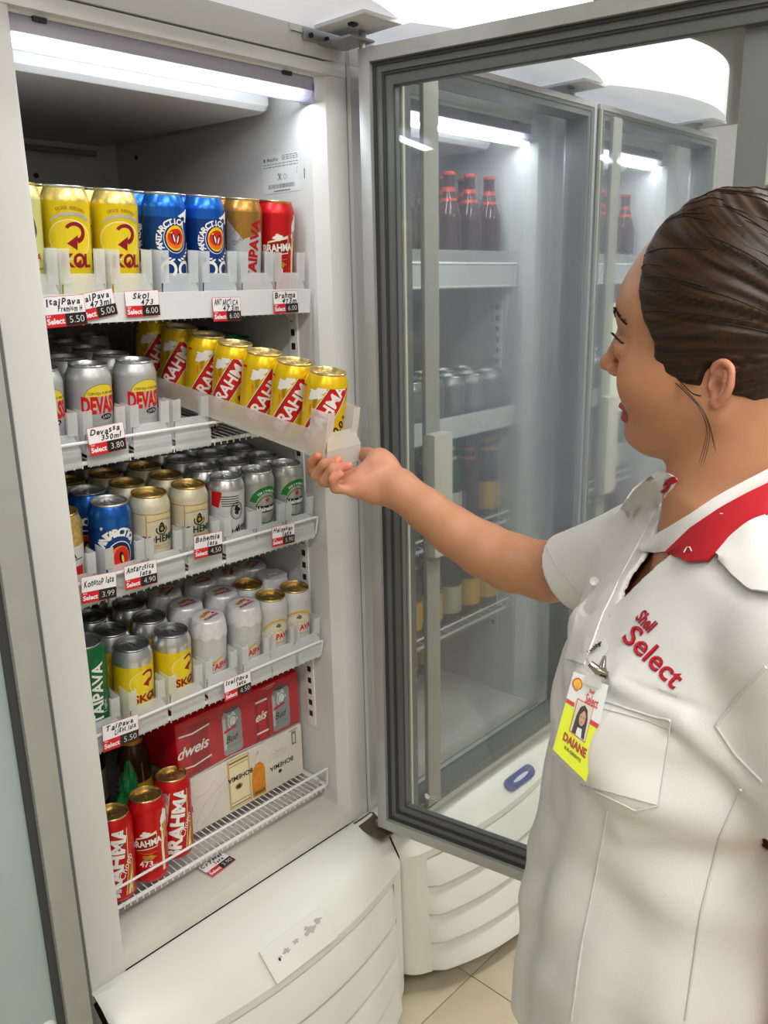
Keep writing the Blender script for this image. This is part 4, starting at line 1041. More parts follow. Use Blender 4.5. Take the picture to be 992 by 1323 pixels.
def bottle_mesh(glass, cap_m, neck_m, lab_m, h=.24, r=.031):
    a = MB(); a.lathe([(0, .004), (r * .8, 0), (r, .005), (r, h * .56), (r * .96, h * .62), (r * .62, h * .74), (r * .46, h * .84), (r * .43, h * .955), (r * .47, h * .965), (r * .47, h * .985), (0, h * .99)], glass, 20)
    body = a.mesh('body', .8)
    c = MB(); n = 21; k = 42
    c.lathe([(r * .50, h * .968), (r * .49, h * .99), (r * .42, h), (0, h)], cap_m, 20); capm = c.mesh('cap', .5)
    l = MB(); l.lathe([(r * 1.006, h * .14), (r * 1.006, h * .42)], lab_m, 20); labm = l.mesh('paper_label', .8)
    l = MB(); l.lathe([(r * .645, h * .735), (r * .50, h * .80), (r * .475, h * .86)], neck_m, 20); nk = l.mesh('neck_label', .8)
    return body, capm, labm, nk
AMB = mat('amber_glass', (.055, .022, .008), .12, spec=.6, coat=.3); BLKG = mat('black_glass', (.010, .010, .012), .1, spec=.6); GRG = mat('green_glass', (.01, .07, .025), .12, spec=.6)
COKE = mat('dark_cola', (.045, .012, .010), .12, spec=.6)
BK1 = bottle_mesh(AMB, LIDS['gold'], ink('#d0a21c'), ink('#cfa324'))
BK2 = bottle_mesh(BLKG, LIDS['gold'], ink('#b9bcae'), ink('#b7b89e'))
BK3 = bottle_mesh(COKE, mat('cap_red', srgb('a81c1c'), .4), ink('#c5402e'), COKE, h=.225, r=.028)
BK4 = bottle_mesh(GRG, LIDS['silver'], ink('#c7c7b0'), ink('#d8d4c0'))
def make_bottle(kit, loc, label, group, rz=0.0):
    t = thing('bottle', label, 'bottle', loc, (0, 0, rz), group)
    for n_, m_ in zip(('body', 'cap', 'paper_label', 'neck_label'), kit): link(n_, m_, t)
    return t
for (x, y, kit, lb) in ((on(176, 965, 1, .22).x, .235, BK1, 'dark bottle with a yellow neck label, behind the red cans'), (on(207, 958, 1, .25).x, .262, BK2, 'black bottle with gold cap and pale neck label, bottom rack'), (-.548, .245, BK1, 'dark bottle in the shadow at the left end, bottom rack'),
                        (-.44, .33, BK2, 'black bottle furthest back on the bottom rack, left half'), (-.52, .33, BK1, 'dark bottle behind the crumpled green bag, bottom rack')):
    make_bottle(kit, (x, y, ZB), lb, 'bottles on the bottom rack')
gb = MB(); q_ = random.Random(3); P = []
for i in range(18):
    row = []
    for j in range(25):
        a = 2 * PI * j / 24; tt = i / 17; rr = .031 * (math.sin(PI * min(tt * .9 + .08, 1)) ** .6) * (1 - .55 * tt) 
        rr *= 1 + .22 * math.sin(5 * a + 3 * math.sin(tt * 9)) + .14 * math.sin(11 * a + tt * 17) + .06 * math.sin(23 * a + tt * 31)
        row.append((rr * math.cos(a) + .010 * tt, rr * math.sin(a), .165 * tt))
    P.append(row)
gb.grid(P, mat('green_bag', (.01, .23, .06), .18, trans=.25, coat=.4))
g = gb.build('plastic_bag', None, .3, (on(163, 1015, 1, .165).x, .168, ZB + .001)); g.scale = (1, 1, 1.10); tag(g, 'crumpled shiny green plastic bag standing among the bottles', 'bag')

# ---------------------------------------------------------------- the closed coolers: shelves and stock
def stock(ox, n, who):
    for k, (z, nm) in enumerate(((1.498, 'top'), (1.175, 'second'), (.93, 'third'), (.70, 'fourth'))):
        t = wire_shelf(z, f'{nm} white shelf of the closed cooler {who}', tilt=.05, lip=(.072, .045, .03, .03)[k], ox=ox, rail=k > 1, solid=k < 2, n=24)
        S = z + .004
        for i in range(7):
            for r in range(2):
                x = ox - CW + .06 + .037 + i * .0725; y = .095 + r * .072
                zz = S + (y - .052) * .05
                w_ = f'{["front", "rear"][r]} row, {COLN[i]} on the {nm} shelf {who}'
                if k == 0: make_bottle(BK3, (x, y, zz + .002), 'dark bottle, red neck label, ' + w_, f'bottles {who}')
                elif k == 1:
                    make_can('plain', (x, y, zz), 0, (.05, 0), 'silver can, ' + w_, f'cans {who}')
                elif k == 2:
                    make_bottle([BK1, BK4, BK3][(i + r + n) % 3], (x, y, zz), ['amber', 'green', 'dark'][(i + r + n) % 3] + ' bottle, ' + w_, f'bottles {who}')
                else:
                    make_bottle(BK1 if (i + r) % 4 else BK2, (x, y, zz), ('amber' if (i + r) % 4 else 'black') + ' bottle, ' + w_, f'bottles {who}')
    for i in range(7):
        x = ox - CW + .06 + .037 + i * .0725
        make_bottle(BK1, (x, .30, .4575), f'amber bottle, {COLN[i]} on the floor {who}', f'bottles {who}')
stock(CW + .003, 0, 'behind misted door')
stock(2 * (CW + .003), 1, 'in last cooler')
pp = MB(); pp.box((-.10, -.0008, -.13), (.10, 0, .13), mat('paper_green_white', (.62, .68, .52), .6)); pp = pp.build('paper_notice', None, 0, (.905 - .09, -.1135, 1.32)); tag(pp, 'pale greenish paper sheet taped to the further cooler door', 'paper')

# closed grey-framed cooler cut by the left edge of the photograph
t = thing('glass_cooler', 'grey-framed glass-door cooler left of the open cooler', 'refrigerator', (-.632, 0, 0))
b = MB(); b.box((-.64, .004, .05), (-.010, .70, 2.02), WHITE, bev=.004); b.build('cabinet', t)
b = MB()
b.box((-.088, -.112, .12), (-.053, -.03, 1.9), mat('grey_frame', (.30, .31, .29), .5, noise=.05), bev=.002); b.box((-.053, -.085, .12), (-.038, -.03, 1.9), MIDG); b.box((-.64, -.112, .12), (-.60, -.03, 1.9), mat('grey_frame'), bev=.002)
b.box((-.60, -.112, 1.86), (-.088, -.03, 1.9), mat('grey_frame')); b.box((-.60, -.112, .12), (-.088, -.03, .16), mat('grey_frame'))
b.build('door_frame', t)
b = MB(); b.box((-.60, -.098, .16), (-.098, -.094, 1.86), mat('pale_glass', (.30, .38, .38), .12, spec=.7)); b.build('glass_pane', t, 0)
b = MB(); b.box((-.098, -.104, .16), (-.088, -.09, 1.86), DARKG); b.build('gasket', t, 0)
b = MB(); b.lathe([(0, .010), (.010, .009), (.014, .004), (.015, 0)], mat('suction_disc', (.62, .64, .6), .3), 20, Matrix.Translation((-.112, -.098, .505)) @ Matrix.Rotation(PI / 2, 4, 'X')); b.build('round_stud', t)
# another cooler past the third, with a flat header
t = thing('tall_cooler', 'pale cooler with flat header, furthest in the row', 'refrigerator', (1.945, 0, 0))
b = MB(); b.box((0, .05, .05), (.64, .70, 2.0), WHITE, bev=.004); b.box((.02, -.02, 1.80), (.62, .05, 2.0), mat('ivory', (.62, .64, .54), .4), bev=.004); b.build('cabinet', t)
b = MB(); b.box((.03, .0, .42), (.61, .012, 1.78), mat('teal_glass', (.12, .22, .22), .15, spec=.7)); b.build('glass_pane', t, 0)
b = MB(); b.box((.0, .0, .05), (.64, .05, .42), GRILLE, bev=.004); b.build('lower_panel', t)
for k in range(3):
    b = MB(); b.box((.03 + .02 * k, -.006, 1.83 + .045 * k), (.60, -.0195, 1.845 + .045 * k), WHITE); b.build('vent_strip', t)
# ---------------------------------------------------------------- the woman: implicit surfaces, meshed once
f32 = np.float32
def npv(v): return np.array(v, dtype=f32)
def sm(a, b, k):
    h = np.clip(.5 + .5 * (b - a) / k, 0, 1); return b + (a - b) * h - k * h * (1 - h)
def smx(a, b, k): return -sm(-a, -b, k)
def cap(p, a, b, ra, rb):
    a = npv(a); b = npv(b); d = b - a; L2 = float(d @ d)
    t = np.clip(((p - a) @ d) / L2, 0, 1)
    return np.sqrt((((p - a) - t[:, None] * d) ** 2).sum(1)) - (ra + (rb - ra) * t)
def chain(p, pts, rs, k=.006):
    r = None
    for i in range(len(pts) - 1):
        c = cap(p, pts[i], pts[i + 1], rs[i], rs[i + 1]); r = c if r is None else sm(r, c, k)
    return r
def elp(p, c, r):
    q = (p - npv(c)); r = npv(r); k0 = np.sqrt(((q / r) ** 2).sum(1)) + 1e-6; k1 = np.sqrt(((q / (r * r)) ** 2).sum(1)) + 1e-6
    return k0 * (k0 - 1) / k1
def surface_nets(fn, lo, hi, h, coarse=5):
    """naive surface nets over a box; only blocks near the surface are evaluated finely"""
    lo = np.array(lo, f32); n = [int(math.ceil((hi[i] - lo[i]) / h)) + 1 for i in range(3)]
    nb = [int(math.ceil(x / coarse)) for x in n]; n = [b * coarse for b in nb]
    D = np.full(n, 1.0, f32)
    gi = np.stack(np.meshgrid(*[np.arange(b) for b in nb], indexing='ij'), -1).reshape(-1, 3)
    cc = lo + (gi + .5) * coarse * h
    dc = np.concatenate([fn(cc[i:i + 400000].astype(f32)) for i in range(0, len(cc), 400000)])
    D.reshape(nb[0], coarse, nb[1], coarse, nb[2], coarse)[:] = np.where(dc < 0, -1, 1).reshape(nb[0], 1, nb[1], 1, nb[2], 1)
    act = gi[np.abs(dc) < coarse * h * 1.25 + .004]
    off = np.stack(np.meshgrid(*[np.arange(coarse)] * 3, indexing='ij'), -1).reshape(-1, 3)
    for i in range(0, len(act), 6000):
        ix = (act[i:i + 6000, None, :] * coarse + off[None]).reshape(-1, 3)
        D[ix[:, 0], ix[:, 1], ix[:, 2]] = fn((lo + ix * h).astype(f32))
    S = D < 0
    c = [slice(0, -1), slice(1, None)]
    cnt = np.zeros([x - 1 for x in n], np.int8)
    for a in c:
        for b in c:
            for d in c: cnt += S[a, b, d]
    cells = np.argwhere((cnt > 0) & (cnt < 8)); idx = np.full(cnt.shape, -1, np.int32); idx[tuple(cells.T)] = np.arange(len(cells))
    acc = np.zeros((len(cells), 3)); num = np.zeros(len(cells))
    cor = [(a, b, d) for a in (0, 1) for b in (0, 1) for d in (0, 1)]
    V = {q: D[cells[:, 0] + q[0], cells[:, 1] + q[1], cells[:, 2] + q[2]] for q in cor}
    for q in cor:
        for ax in range(3):
            if q[ax] == 0:
                q2 = list(q); q2[ax] = 1; q2 = tuple(q2); v0, v1 = V[q], V[q2]; m = (v0 < 0) != (v1 < 0)
                t = np.where(m, v0 / np.where(m, v0 - v1, 1), 0); pt = np.array(q, float)[None].repeat(len(cells), 0); pt[:, ax] += t
                acc += pt * m[:, None]; num += m
    P = lo + (cells + acc / num[:, None]) * h
    faces = []
    for ax in range(3):
        s0 = [slice(1, -1)] * 3; s1 = [slice(1, -1)] * 3; s0[ax] = slice(0, -1); s1[ax] = slice(1, None)
        A = S[tuple(s0)]; B = S[tuple(s1)]
        e = np.argwhere(A != B); 
        base = e + 1; base[:, ax] -= 1
        inside = A[tuple(e.T)]
        u, v = [(1, 2), (2, 0), (0, 1)][ax]
        def cell(du, dv):
            k = base.copy(); k[:, u] += du; k[:, v] += dv; return idx[tuple(k.T)]
        q = np.stack([cell(-1, -1), cell(0, -1), cell(0, 0), cell(-1, 0)], 1)
        q = np.where(inside[:, None], q, q[:, ::-1]); faces.append(q)
    F = np.concatenate(faces); F = F[(F >= 0).all(1)]
    return P, F
def np_mesh(name, P, F, mats, mi=None, attr=None):
    me = bpy.data.meshes.new(name); me.vertices.add(len(P)); me.vertices.foreach_set('co', np.asarray(P, f32).ravel())
    me.loops.add(F.size); me.loops.foreach_set('vertex_index', F.ravel().astype(np.int32)); me.polygons.add(len(F))
    me.polygons.foreach_set('loop_start', np.arange(0, F.size, 4, dtype=np.int32)); me.polygons.foreach_set('loop_total', np.full(len(F), 4, np.int32))
    for m in mats: me.materials.append(m)
    if mi is not None: me.polygons.foreach_set('material_index', mi.astype(np.int32))
    me.update(calc_edges=True)
    if attr is not None:
        at_ = me.color_attributes.new('tone', 'FLOAT_COLOR', 'POINT'); c = np.ones((len(P), 4), f32); c[:, :3] = attr[:, None] if attr.ndim == 1 else attr; at_.data.foreach_set('color', c.ravel())
    me.shade_smooth(); me.validate()
    return me
def smooth_np(P, F, it=2, w=.5):
    n = len(P); e = np.concatenate([F[:, [0, 1]], F[:, [1, 2]], F[:, [2, 3]], F[:, [3, 0]]]); e = np.concatenate([e, e[:, ::-1]])
    deg = np.bincount(e[:, 0], minlength=n)[:, None]
    for _ in range(it):
        s = np.stack([np.bincount(e[:, 0], weights=P[e[:, 1], k], minlength=n) for k in range(3)], 1)
        P = P * (1 - w) + (s / np.maximum(deg, 1)) * w
    return P

# frames
HY = math.radians(96); HF = np.array([math.cos(HY), math.sin(HY), 0]); HL = np.array([-HF[1], HF[0], 0]); HC = np.array(at(915, 460, .80))
BY = math.radians(130); BF = np.array([math.cos(BY), math.sin(BY), 0]); BL = np.array([-BF[1], BF[0], 0]); NB = np.array([-.293, -.815, 0.0])
def hw(u, s, h): return HC + HF * u + HL * s + np.array([0, 0, h])
def bw(f, l, z): return NB + BF * f + BL * l + np.array([0, 0, z])
def h_loc(p): q = p - HC.astype(f32); return np.stack([q @ HF.astype(f32), q @ HL.astype(f32), q[:, 2]], 1)
def b_loc(p): q = p - NB.astype(f32); return np.stack([q @ BF.astype(f32), q @ BL.astype(f32), q[:, 2]], 1)

SR = bw(-.005, -.160, 1.215); ER = np.array(at(709, 739, 1.150)); WR = np.array(at(514, 631, 1.215))
SL = bw(-.01, .165, 1.200); EL = np.array(at(1100, 1130, .66)); WL = np.array(at(1025, 1420, .76))
def A(*a): return np.array(at(*a))
FOREARM = [ER, A(661, 727, 1.165), A(624, 710, 1.178), A(586, 686.5, 1.19), A(549, 658, 1.203), WR]
FR = [.0400, .0405, .0385, .0345, .0308, .0275]
FING = dict(index=[A(434, 607, 1.272), A(405, 608, 1.272), A(404, 596, 1.262), A(411, 589, 1.250)],
            middle=[A(438, 616, 1.257), A(409, 614, 1.252), A(419, 600, 1.236), A(437, 594.5, 1.230)],
            ring=[A(446, 625, 1.241), A(419, 622, 1.233), A(430, 606, 1.218), A(450, 601.5, 1.216)],
            pinky=[A(457, 634, 1.228), A(433, 631, 1.219), A(430, 619, 1.209), A(440, 613, 1.206)])
THUMB = [A(503, 612, 1.238), A(490, 594, 1.262), A(474, 588, 1.305), A(456, 584, 1.335)]
def hand(p):
    d = None
    for k, v in FING.items():
        c = cap(p, A(506, 632, 1.220), v[0], .014, .0108)
        d = c if d is None else sm(d, c, .012)
    d = sm(d, elp_or(p, A(491, 604, 1.246), .0245), .016)
    d = sm(d, elp_or(p, A(474, 612, 1.240), .0150), .014)
    d = sm(d, elp_or(p, A(487, 636, 1.222), .017), .018)
    d = smx(d, -elp_or(p, A(466, 602, 1.214), .012), .012)
    for k, v in FING.items():
        r = {'pinky': .0070, 'index': .0084, 'middle': .0086, 'ring': .0082}[k]
        c = chain(p, v, [r * 1.08, r * 1.06, r * .98, r * .86], .003)
        d = sm(d, c, .0035)
    d = sm(d, chain(p, THUMB, [.020, .0165, .0115, .0085], .006), .014)
    return d
def elp_or(p, c, r): return np.sqrt(((p - npv(c)) ** 2).sum(1)) - r
def head(p):
    q = h_loc(p); qs = q.copy(); qs[:, 1] = np.abs(qs[:, 1])
    d = elp(q, (-.013, 0, .045), (.097, .074, .096))
    d = sm(d, elp(q, (.040, 0, .045), (.046, .052, .040)), .02)
    d = sm(d, elp(q, (.012, 0, -.030), (.066, .058, .068)), .03)
    d = sm(d, elp(qs, (.034, .036, -.022), (.038, .028, .034)), .02)
    d = sm(d, cap(qs, (-.022, .046, -.045), (.040, .018, -.080), .020, .018), .02)
    d = sm(d, elp(q, (.053, 0, -.078), (.024, .024, .019)), .014)
    # eye sockets, nose, lips
    d = smx(d, -elp(qs, (.093, .031, .010), (.016, .017, .011)), .012)
    d = sm(d, elp(qs, (.0705, .031, .008), (.0120, .0150, .0115)), .005)
    d = smx(d, -elp(qs, (.0850, .032, .0065), (.0065, .0125, .0038)), .0015)
    d = sm(d, cap(q, (.0835, 0, .026), (.0960, 0, -.007), .0058, .0085), .009)
    d = sm(d, elp(q, (.1000, 0, -.0105), (.0085, .0085, .0080)), .005)
    d = sm(d, elp(qs, (.0865, .0105, -.0155), (.0095, .0070, .0070)), .005)
    d = sm(d, elp(q, (.0745, 0, -.0515), (.0090, .0210, .0060)), .005)
    d = sm(d, elp(q, (.0725, 0, -.0630), (.0090, .0180, .0065)), .004)
    d = smx(d, -cap(qs, (.0840, 0, -.0572), (.070, .024, -.0560), .0012, .0012), .0025)
    return d
def torso_fn(tab, cfs, q, grow=0.0):
    z = q[:, 2]; zs = tab[0]
    b = np.interp(z, zs, tab[1]) + grow; af = np.interp(z, zs, tab[2]) + grow; ab = np.interp(z, zs, tab[3]) + grow; c = np.interp(z, zs, cfs)
    f = q[:, 0] - c; a = np.where(f > 0, af, ab)
    e = 2.25; k = (np.abs(f / a) ** e + np.abs(q[:, 1] / b) ** e) ** (1 / e)
    return ((k - 1) * np.minimum(a, b)).astype(f32)
TB = [[.60, .72, .85, .95, 1.05, 1.13, 1.20, 1.25, 1.28], [.165, .175, .170, .145, .150, .160, .150, .105, .07], [.11, .12, .11, .105, .11, .12, .085, .06, .05], [.12, .13, .11, .09, .09, .09, .085, .06, .05]]
TBc = [.02, .02, .02, .015, .01, .005, .0, .0, .0]
def body(p):
    q = b_loc(p); qs = q.copy(); qs[:, 1] = np.abs(qs[:, 1])
    d = torso_fn(TB, TBc, q)
    d = np.maximum(d, q[:, 2] - 1.285)
    d = sm(d, cap(qs, (0, .03, 1.245), (-.005, .155, 1.215), .045, .047), .03)
    d = sm(d, elp(qs, (.085, .075, 1.085), (.06, .065, .065)), .03)
    d = sm(d, cap(p, tuple(bw(.0, 0, 1.225)), tuple(hw(-.040, 0, -.045)), .060, .053), .035)
    d = sm(d, cap(p, tuple(bw(.025, 0, 1.235)), tuple(hw(-.012, 0, -.070)), .040, .040), .03)
    d = sm(d, head(p), .012)
    d = sm(d, chain(p, [SR] + [ER], [.047, .0415]), .02)
    d = sm(d, chain(p, FOREARM, FR), .008)
    d = sm(d, cap(p, WR, A(500, 629, 1.222), .0275, .024), .012)
    d = sm(d, hand(p), .010)
    d = sm(d, chain(p, [SL, EL, WL], [.048, .040, .027]), .02)
    d = sm(d, cap(p, WL, tuple(WL + np.array([0, .02, -.09])), .024, .018), .02)
    return np.maximum(d, .70 - p[:, 2])
def skin_mat():
    m = bpy.data.materials.new('skin'); m.use_nodes = True; nt = m.node_tree; b = nt.nodes['Principled BSDF']
    b.inputs['Roughness'].default_value = .48; b.inputs['Subsurface Weight'].default_value = .12; b.inputs['Subsurface Radius'].default_value = (1, .35, .2); b.inputs['Subsurface Scale'].default_value = .008
    N = nt.nodes.new; L = nt.links.new
    a = N('ShaderNodeAttribute'); a.attribute_name = 'tone'; n = N('ShaderNodeTexNoise'); n.inputs['Scale'].default_value = 30; n.inputs['Detail'].default_value = 6
    tc = N('ShaderNodeTexCoord'); L(tc.outputs['Object'], n.inputs['Vector'])
    mr = N('ShaderNodeMapRange'); mr.inputs['From Min'].default_value = .3; mr.inputs['From Max'].default_value = .7; mr.inputs['To Min'].default_value = .93; mr.inputs['To Max'].default_value = 1.05; L(n.outputs[0], mr.inputs['Value'])
    mx = N('ShaderNodeMix'); mx.data_type = 'RGBA'; mx.blend_type = 'MULTIPLY'; mx.inputs[0].default_value = 1.0
    L(a.outputs['Color'], mx.inputs[6]); L(mr.outputs[0], mx.inputs[7]); L(mx.outputs[2], b.inputs['Base Color'])
    n2 = N('ShaderNodeTexNoise'); n2.inputs['Scale'].default_value = 400; bp_ = N('ShaderNodeBump'); bp_.inputs['Strength'].default_value = .12; bp_.inputs['Distance'].default_value = .001
    L(tc.outputs['Object'], n2.inputs['Vector']); L(n2.outputs[0], bp_.inputs['Height']); L(bp_.outputs[0], b.inputs['Normal'])
    return m
SKIN = skin_mat()
person = thing('person', 'woman in a white short-sleeved work shirt, pulling out a tray of cans', 'person', tuple(NB))
def local(P): return P - NB.astype(float)
P, F = surface_nets(body, (-.66, -1.16, .69), (-.06, -.17, 1.60), .0030)
P = smooth_np(P, F, 1, .35)
q = h_loc(P.astype(f32))
base = np.array(srgb('b98361')); tone = np.tile(base, (len(P), 1))
def blend(mask, col, k=1.0):
    global tone
    m_ = (np.clip(mask, 0, 1) * k)[:, None]; tone = tone * (1 - m_) + np.array(col) * m_
palm = np.exp(-(((P - A(478, 618, 1.235)) ** 2).sum(1)) / .045 ** 2); blend(palm, srgb('dd9c83'), .8)
for v in list(FING.values()): blend(np.exp(-(((P - v[3]) ** 2).sum(1)) / .012 ** 2), srgb('d77f6c'), .8)
lip = ((q[:, 0] > .066) & (np.abs(q[:, 1]) < .022) & (q[:, 2] < -.0475) & (q[:, 2] > -.0685)).astype(float); blend(lip, srgb('a8384a'), .9)
blend(np.exp(-(((q - npv((.075, .04, -.02))) ** 2).sum(1)) / .03 ** 2), srgb('cf8465'), .5)
blend(np.exp(-(((q - npv((.10, 0, -.012))) ** 2).sum(1)) / .012 ** 2), srgb('cf8067'), .6)
bo = link('body', np_mesh('body', local(P), F, [SKIN], None, tone), person)

# ---- ear
def ear_fn(p):
    # local ear frame: x forward, y outward, z up
    out = [(.010 * 1, .004, .012), (.006, .006, .022), (-.004, .008, .027), (-.0135, .0095, .022), (-.0165, .0105, .008), (-.0145, .0095, -.006), (-.008, .0065, -.016)]
    o2 = []; r2 = []; rr_ = [.0028, .0034, .0036, .0036, .0034, .0032, .0036]; n_ = len(out)
    for i in range(n_ - 1):
        p0, p1, p2, p3 = [np.array(out[max(0, min(n_ - 1, i + k_))]) for k_ in (-1, 0, 1, 2)]
        for t in (0, .33, .67): o2.append(tuple(.5 * ((2 * p1) + (p2 - p0) * t + (2 * p0 - 5 * p1 + 4 * p2 - p3) * t * t + (3 * p1 - p0 - 3 * p2 + p3) * t ** 3))); r2.append(rr_[i] * (1 - t) + rr_[i + 1] * t)
    o2.append(out[-1]); r2.append(rr_[-1])
    d = chain(p, o2, r2, .002)
    d = sm(d, elp(p, (-.001, .004, -.021), (.0070, .0036, .0085)), .005)
    d = sm(d, chain(p, [(-.006, .005, .017), (-.0095, .0068, .006), (-.0065, .0055, -.009)], [.003, .0034, .003], .003), .003)
    pl = elp(p, (-.002, .0005, .002), (.0155, .0042, .026)); d = sm(d, pl, .003)
    d = sm(d, elp(p, (.0085, .003, -.004), (.0035, .004, .006)), .003)
    d = smx(d, -elp(p, (.0005, .0065, -.001), (.0068, .0060, .0095)), .003)
    return d
Pe, Fe = surface_nets(ear_fn, (-.026, -.008, -.036), (.020, .020, .036), .0011)
for sd in (1, -1):
    t_ = math.radians(14); X = np.array([math.cos(t_), -math.sin(t_) * .0, 0]); 
    # splay the ear outwards a little and lean it back
    c_, s_ = math.cos(math.radians(22)), math.sin(math.radians(22)); c2, s2 = math.cos(math.radians(8)), math.sin(math.radians(8))
    x, y, z = Pe[:, 0] * .88, Pe[:, 1] * .85, Pe[:, 2] * .74
    x1, z1 = x * c2 - z * s2, x * s2 + z * c2
    x2, y2 = x1 * c_ + y * s_ * .3, y * c_ - x1 * s_
    W = HC + np.outer(x2 - .031, HF) + np.outer((y2 + .0675) * sd, HL) + np.outer(z1 - .0175, [0, 0, 1])
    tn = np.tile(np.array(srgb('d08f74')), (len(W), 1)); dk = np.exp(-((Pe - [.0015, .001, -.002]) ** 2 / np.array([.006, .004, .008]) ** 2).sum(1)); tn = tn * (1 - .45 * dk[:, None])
    link('ear', np_mesh('ear', local(W), Fe if sd > 0 else Fe[:, ::-1], [SKIN], None, tn), person)
# eyes, lashes, brows
EW = mat('eye_white', (.75, .73, .7), .2); IR = mat('iris_brown', (.05, .022, .01), .15); LASH = mat('lash', (.008, .006, .005), .6)
for sd in (1, -1):
    e = MB(); c = Vector(hw(.0700, .0315 * sd, .0075)); 
    e.lathe([(0, -.0116), (.006, -.0100), (.0100, -.0058), (.0116, 0), (.0100, .0058), (.0062, .0098)], EW, 20, Matrix.Translation(c - Vector(NB)) @ Matrix.Rotation(HY, 4, 'Z') @ Matrix.Rotation(PI / 2, 4, 'Y'))
    e.lathe([(.0062, .0098), (.0028, .0113)], IR, 20, Matrix.Translation(c - Vector(NB)) @ Matrix.Rotation(HY, 4, 'Z') @ Matrix.Rotation(PI / 2, 4, 'Y'))
    e.lathe([(.0028, .0113), (0, .0117)], BLACK, 20, Matrix.Translation(c - Vector(NB)) @ Matrix.Rotation(HY, 4, 'Z') @ Matrix.Rotation(PI / 2, 4, 'Y'))
    e.build('eye', person, .9)
    l = MB()
    for i in range(26):
        t_ = i / 25; s0 = (.021 + .023 * t_) * sd; u0 = .0785 - .014 * t_ ** 1.5; h0 = .0150 + .0016 * math.sin(PI * t_) - .002 * t_
        pts = [hw(u0 - .001, s0, h0), hw(u0 + .004, s0 + .0006 * sd, h0 + .0005), hw(u0 + .0105 - .003 * abs(t_ - .5), s0 + (.005 * t_) * sd, h0 + .0065)]
        l.tube([Vector(p_) - Vector(NB) for p_ in pts], [.0012, .0010, .0004], LASH, 5)
    for i in range(12):
        t_ = i / 11; s0 = (.024 + .018 * t_) * sd; u0 = .0795 - .012 * t_ ** 1.5; h0 = .0095
        l.tube([Vector(hw(u0 - .001, s0, h0)) - Vector(NB), Vector(hw(u0 + .005, s0 + .001 * sd, h0 - .0035)) - Vector(NB)], [.0008, .0003], LASH, 5)
    l.tube([Vector(hw(.0785 - .014 * t_ ** 1.5, (.021 + .023 * t_) * sd, .0146 + .0016 * math.sin(PI * t_) - .002 * t_)) - Vector(NB) for t_ in [i / 8 for i in range(9)]], .0018, LASH, 6)
    l.build('eyelashes', person, .6)
    l = MB(); q_ = random.Random(4)
    for i in range(34):
        t_ = i / 33; s0 = (.013 + .036 * t_) * sd; h0 = .0365 + .0085 * math.sin(PI * min(t_ * 1.1, 1)) - .004 * t_
        u0 = .0868 - .023 * t_ ** 2
        for k in range(2):
            hh = h0 + q_.uniform(-.002, .002)
            l.tube([Vector(hw(u0 - .001, s0, hh)) - Vector(NB), Vector(hw(u0 + .0012 - .002 * t_, s0 + .005 * sd, hh + .002)) - Vector(NB)], [.0007, .0003], LASH, 4)
    l.build('eyebrow', person, .6)

# ---- hair: a combed-back cap with a knot
HB = [(-.09, -.130), (-.060, -.108), (-.035, -.080), (-.018, -.058), (-.008, -.048), (.004, -.043), (.010, -.038)]
def edge_u(h):
    hs = [-.10, -.060, -.045, -.038, -.030, -.018, -.010, .000, .018, .036, .058, .080, .100, .118, .135, .16]
    us = [-.090, -.085, -.075, -.060, -.0450, .0080, .022, .031, .030, .041, .0505, .0510, .0500, .047, .035, .02]
    return np.interp(h, hs, us)
def hair(p):
    q = h_loc(p); u, s, h = q[:, 0], q[:, 1], q[:, 2]
    th = np.arctan2(h - .015, u + .150); rr = np.sqrt((h - .015) ** 2 + (u + .15) ** 2)
    g = np.sin(th * 150 + s * 60 + 5 * np.sin(th * 17 + s * 30)) * .0005 + np.sin(th * 61 + s * 95 + 3 * np.sin(rr * 40)) * .0008 + np.sin(th * 23 + s * 44) * .0010
    d = elp(q, (-.016, 0, .043), (.105, .0820, .1065)) + g
    e = edge_u(h) - .018 * np.clip((.05 - np.abs(s)) / .05, 0, 1) * (h > .09) * 0
    reg = (u - e) * .8
    # no hair over the ear
    earcut = -elp(np.stack([u, np.abs(s), h], 1), (-.027, .085, -.020), (.0175, .03, .0235))
    d = smx(d, reg, .006); d = smx(d, earcut, .004)
    d = smx(d, (-.065 + (-u - .03) * .35) - h, .008)
    d = sm(d, elp(q, (-.128, 0, .030), (.040, .045, .042)) + g, .012)
    return d.astype(f32)
Ph, Fh = surface_nets(hair, tuple((HC - .2).tolist()), tuple((HC + .2).tolist()), .0022)
Ph = smooth_np(Ph, Fh, 1, .3)
qh = h_loc(Ph.astype(f32)); th = np.arctan2(qh[:, 2] - .015, qh[:, 0] + .15)
tn = .5 + .22 * np.sin(th * 150 + qh[:, 1] * 60 + 5 * np.sin(th * 17 + qh[:, 1] * 30)) + .2 * np.sin(th * 61 + qh[:, 1] * 95) + .2 * np.sin(th * 310 + qh[:, 1] * 130)
tn = np.clip(tn, 0, 1)[:, None]
hc = np.array(srgb('0e0806')) * (1 - tn) + np.array(srgb('3c2612')) * tn
HM = bpy.data.materials.new('brown_hair'); HM.use_nodes = True
_a = HM.node_tree.nodes.new('ShaderNodeAttribute'); _a.attribute_name = 'tone'; _b = HM.node_tree.nodes['Principled BSDF']
HM.node_tree.links.new(_a.outputs['Color'], _b.inputs['Base Color']); _b.inputs['Roughness'].default_value = .48; _b.inputs['Specular IOR Level'].default_value = .3
ho = link('hair', np_mesh('hair', local(Ph), Fh, [HM], None, hc), person)
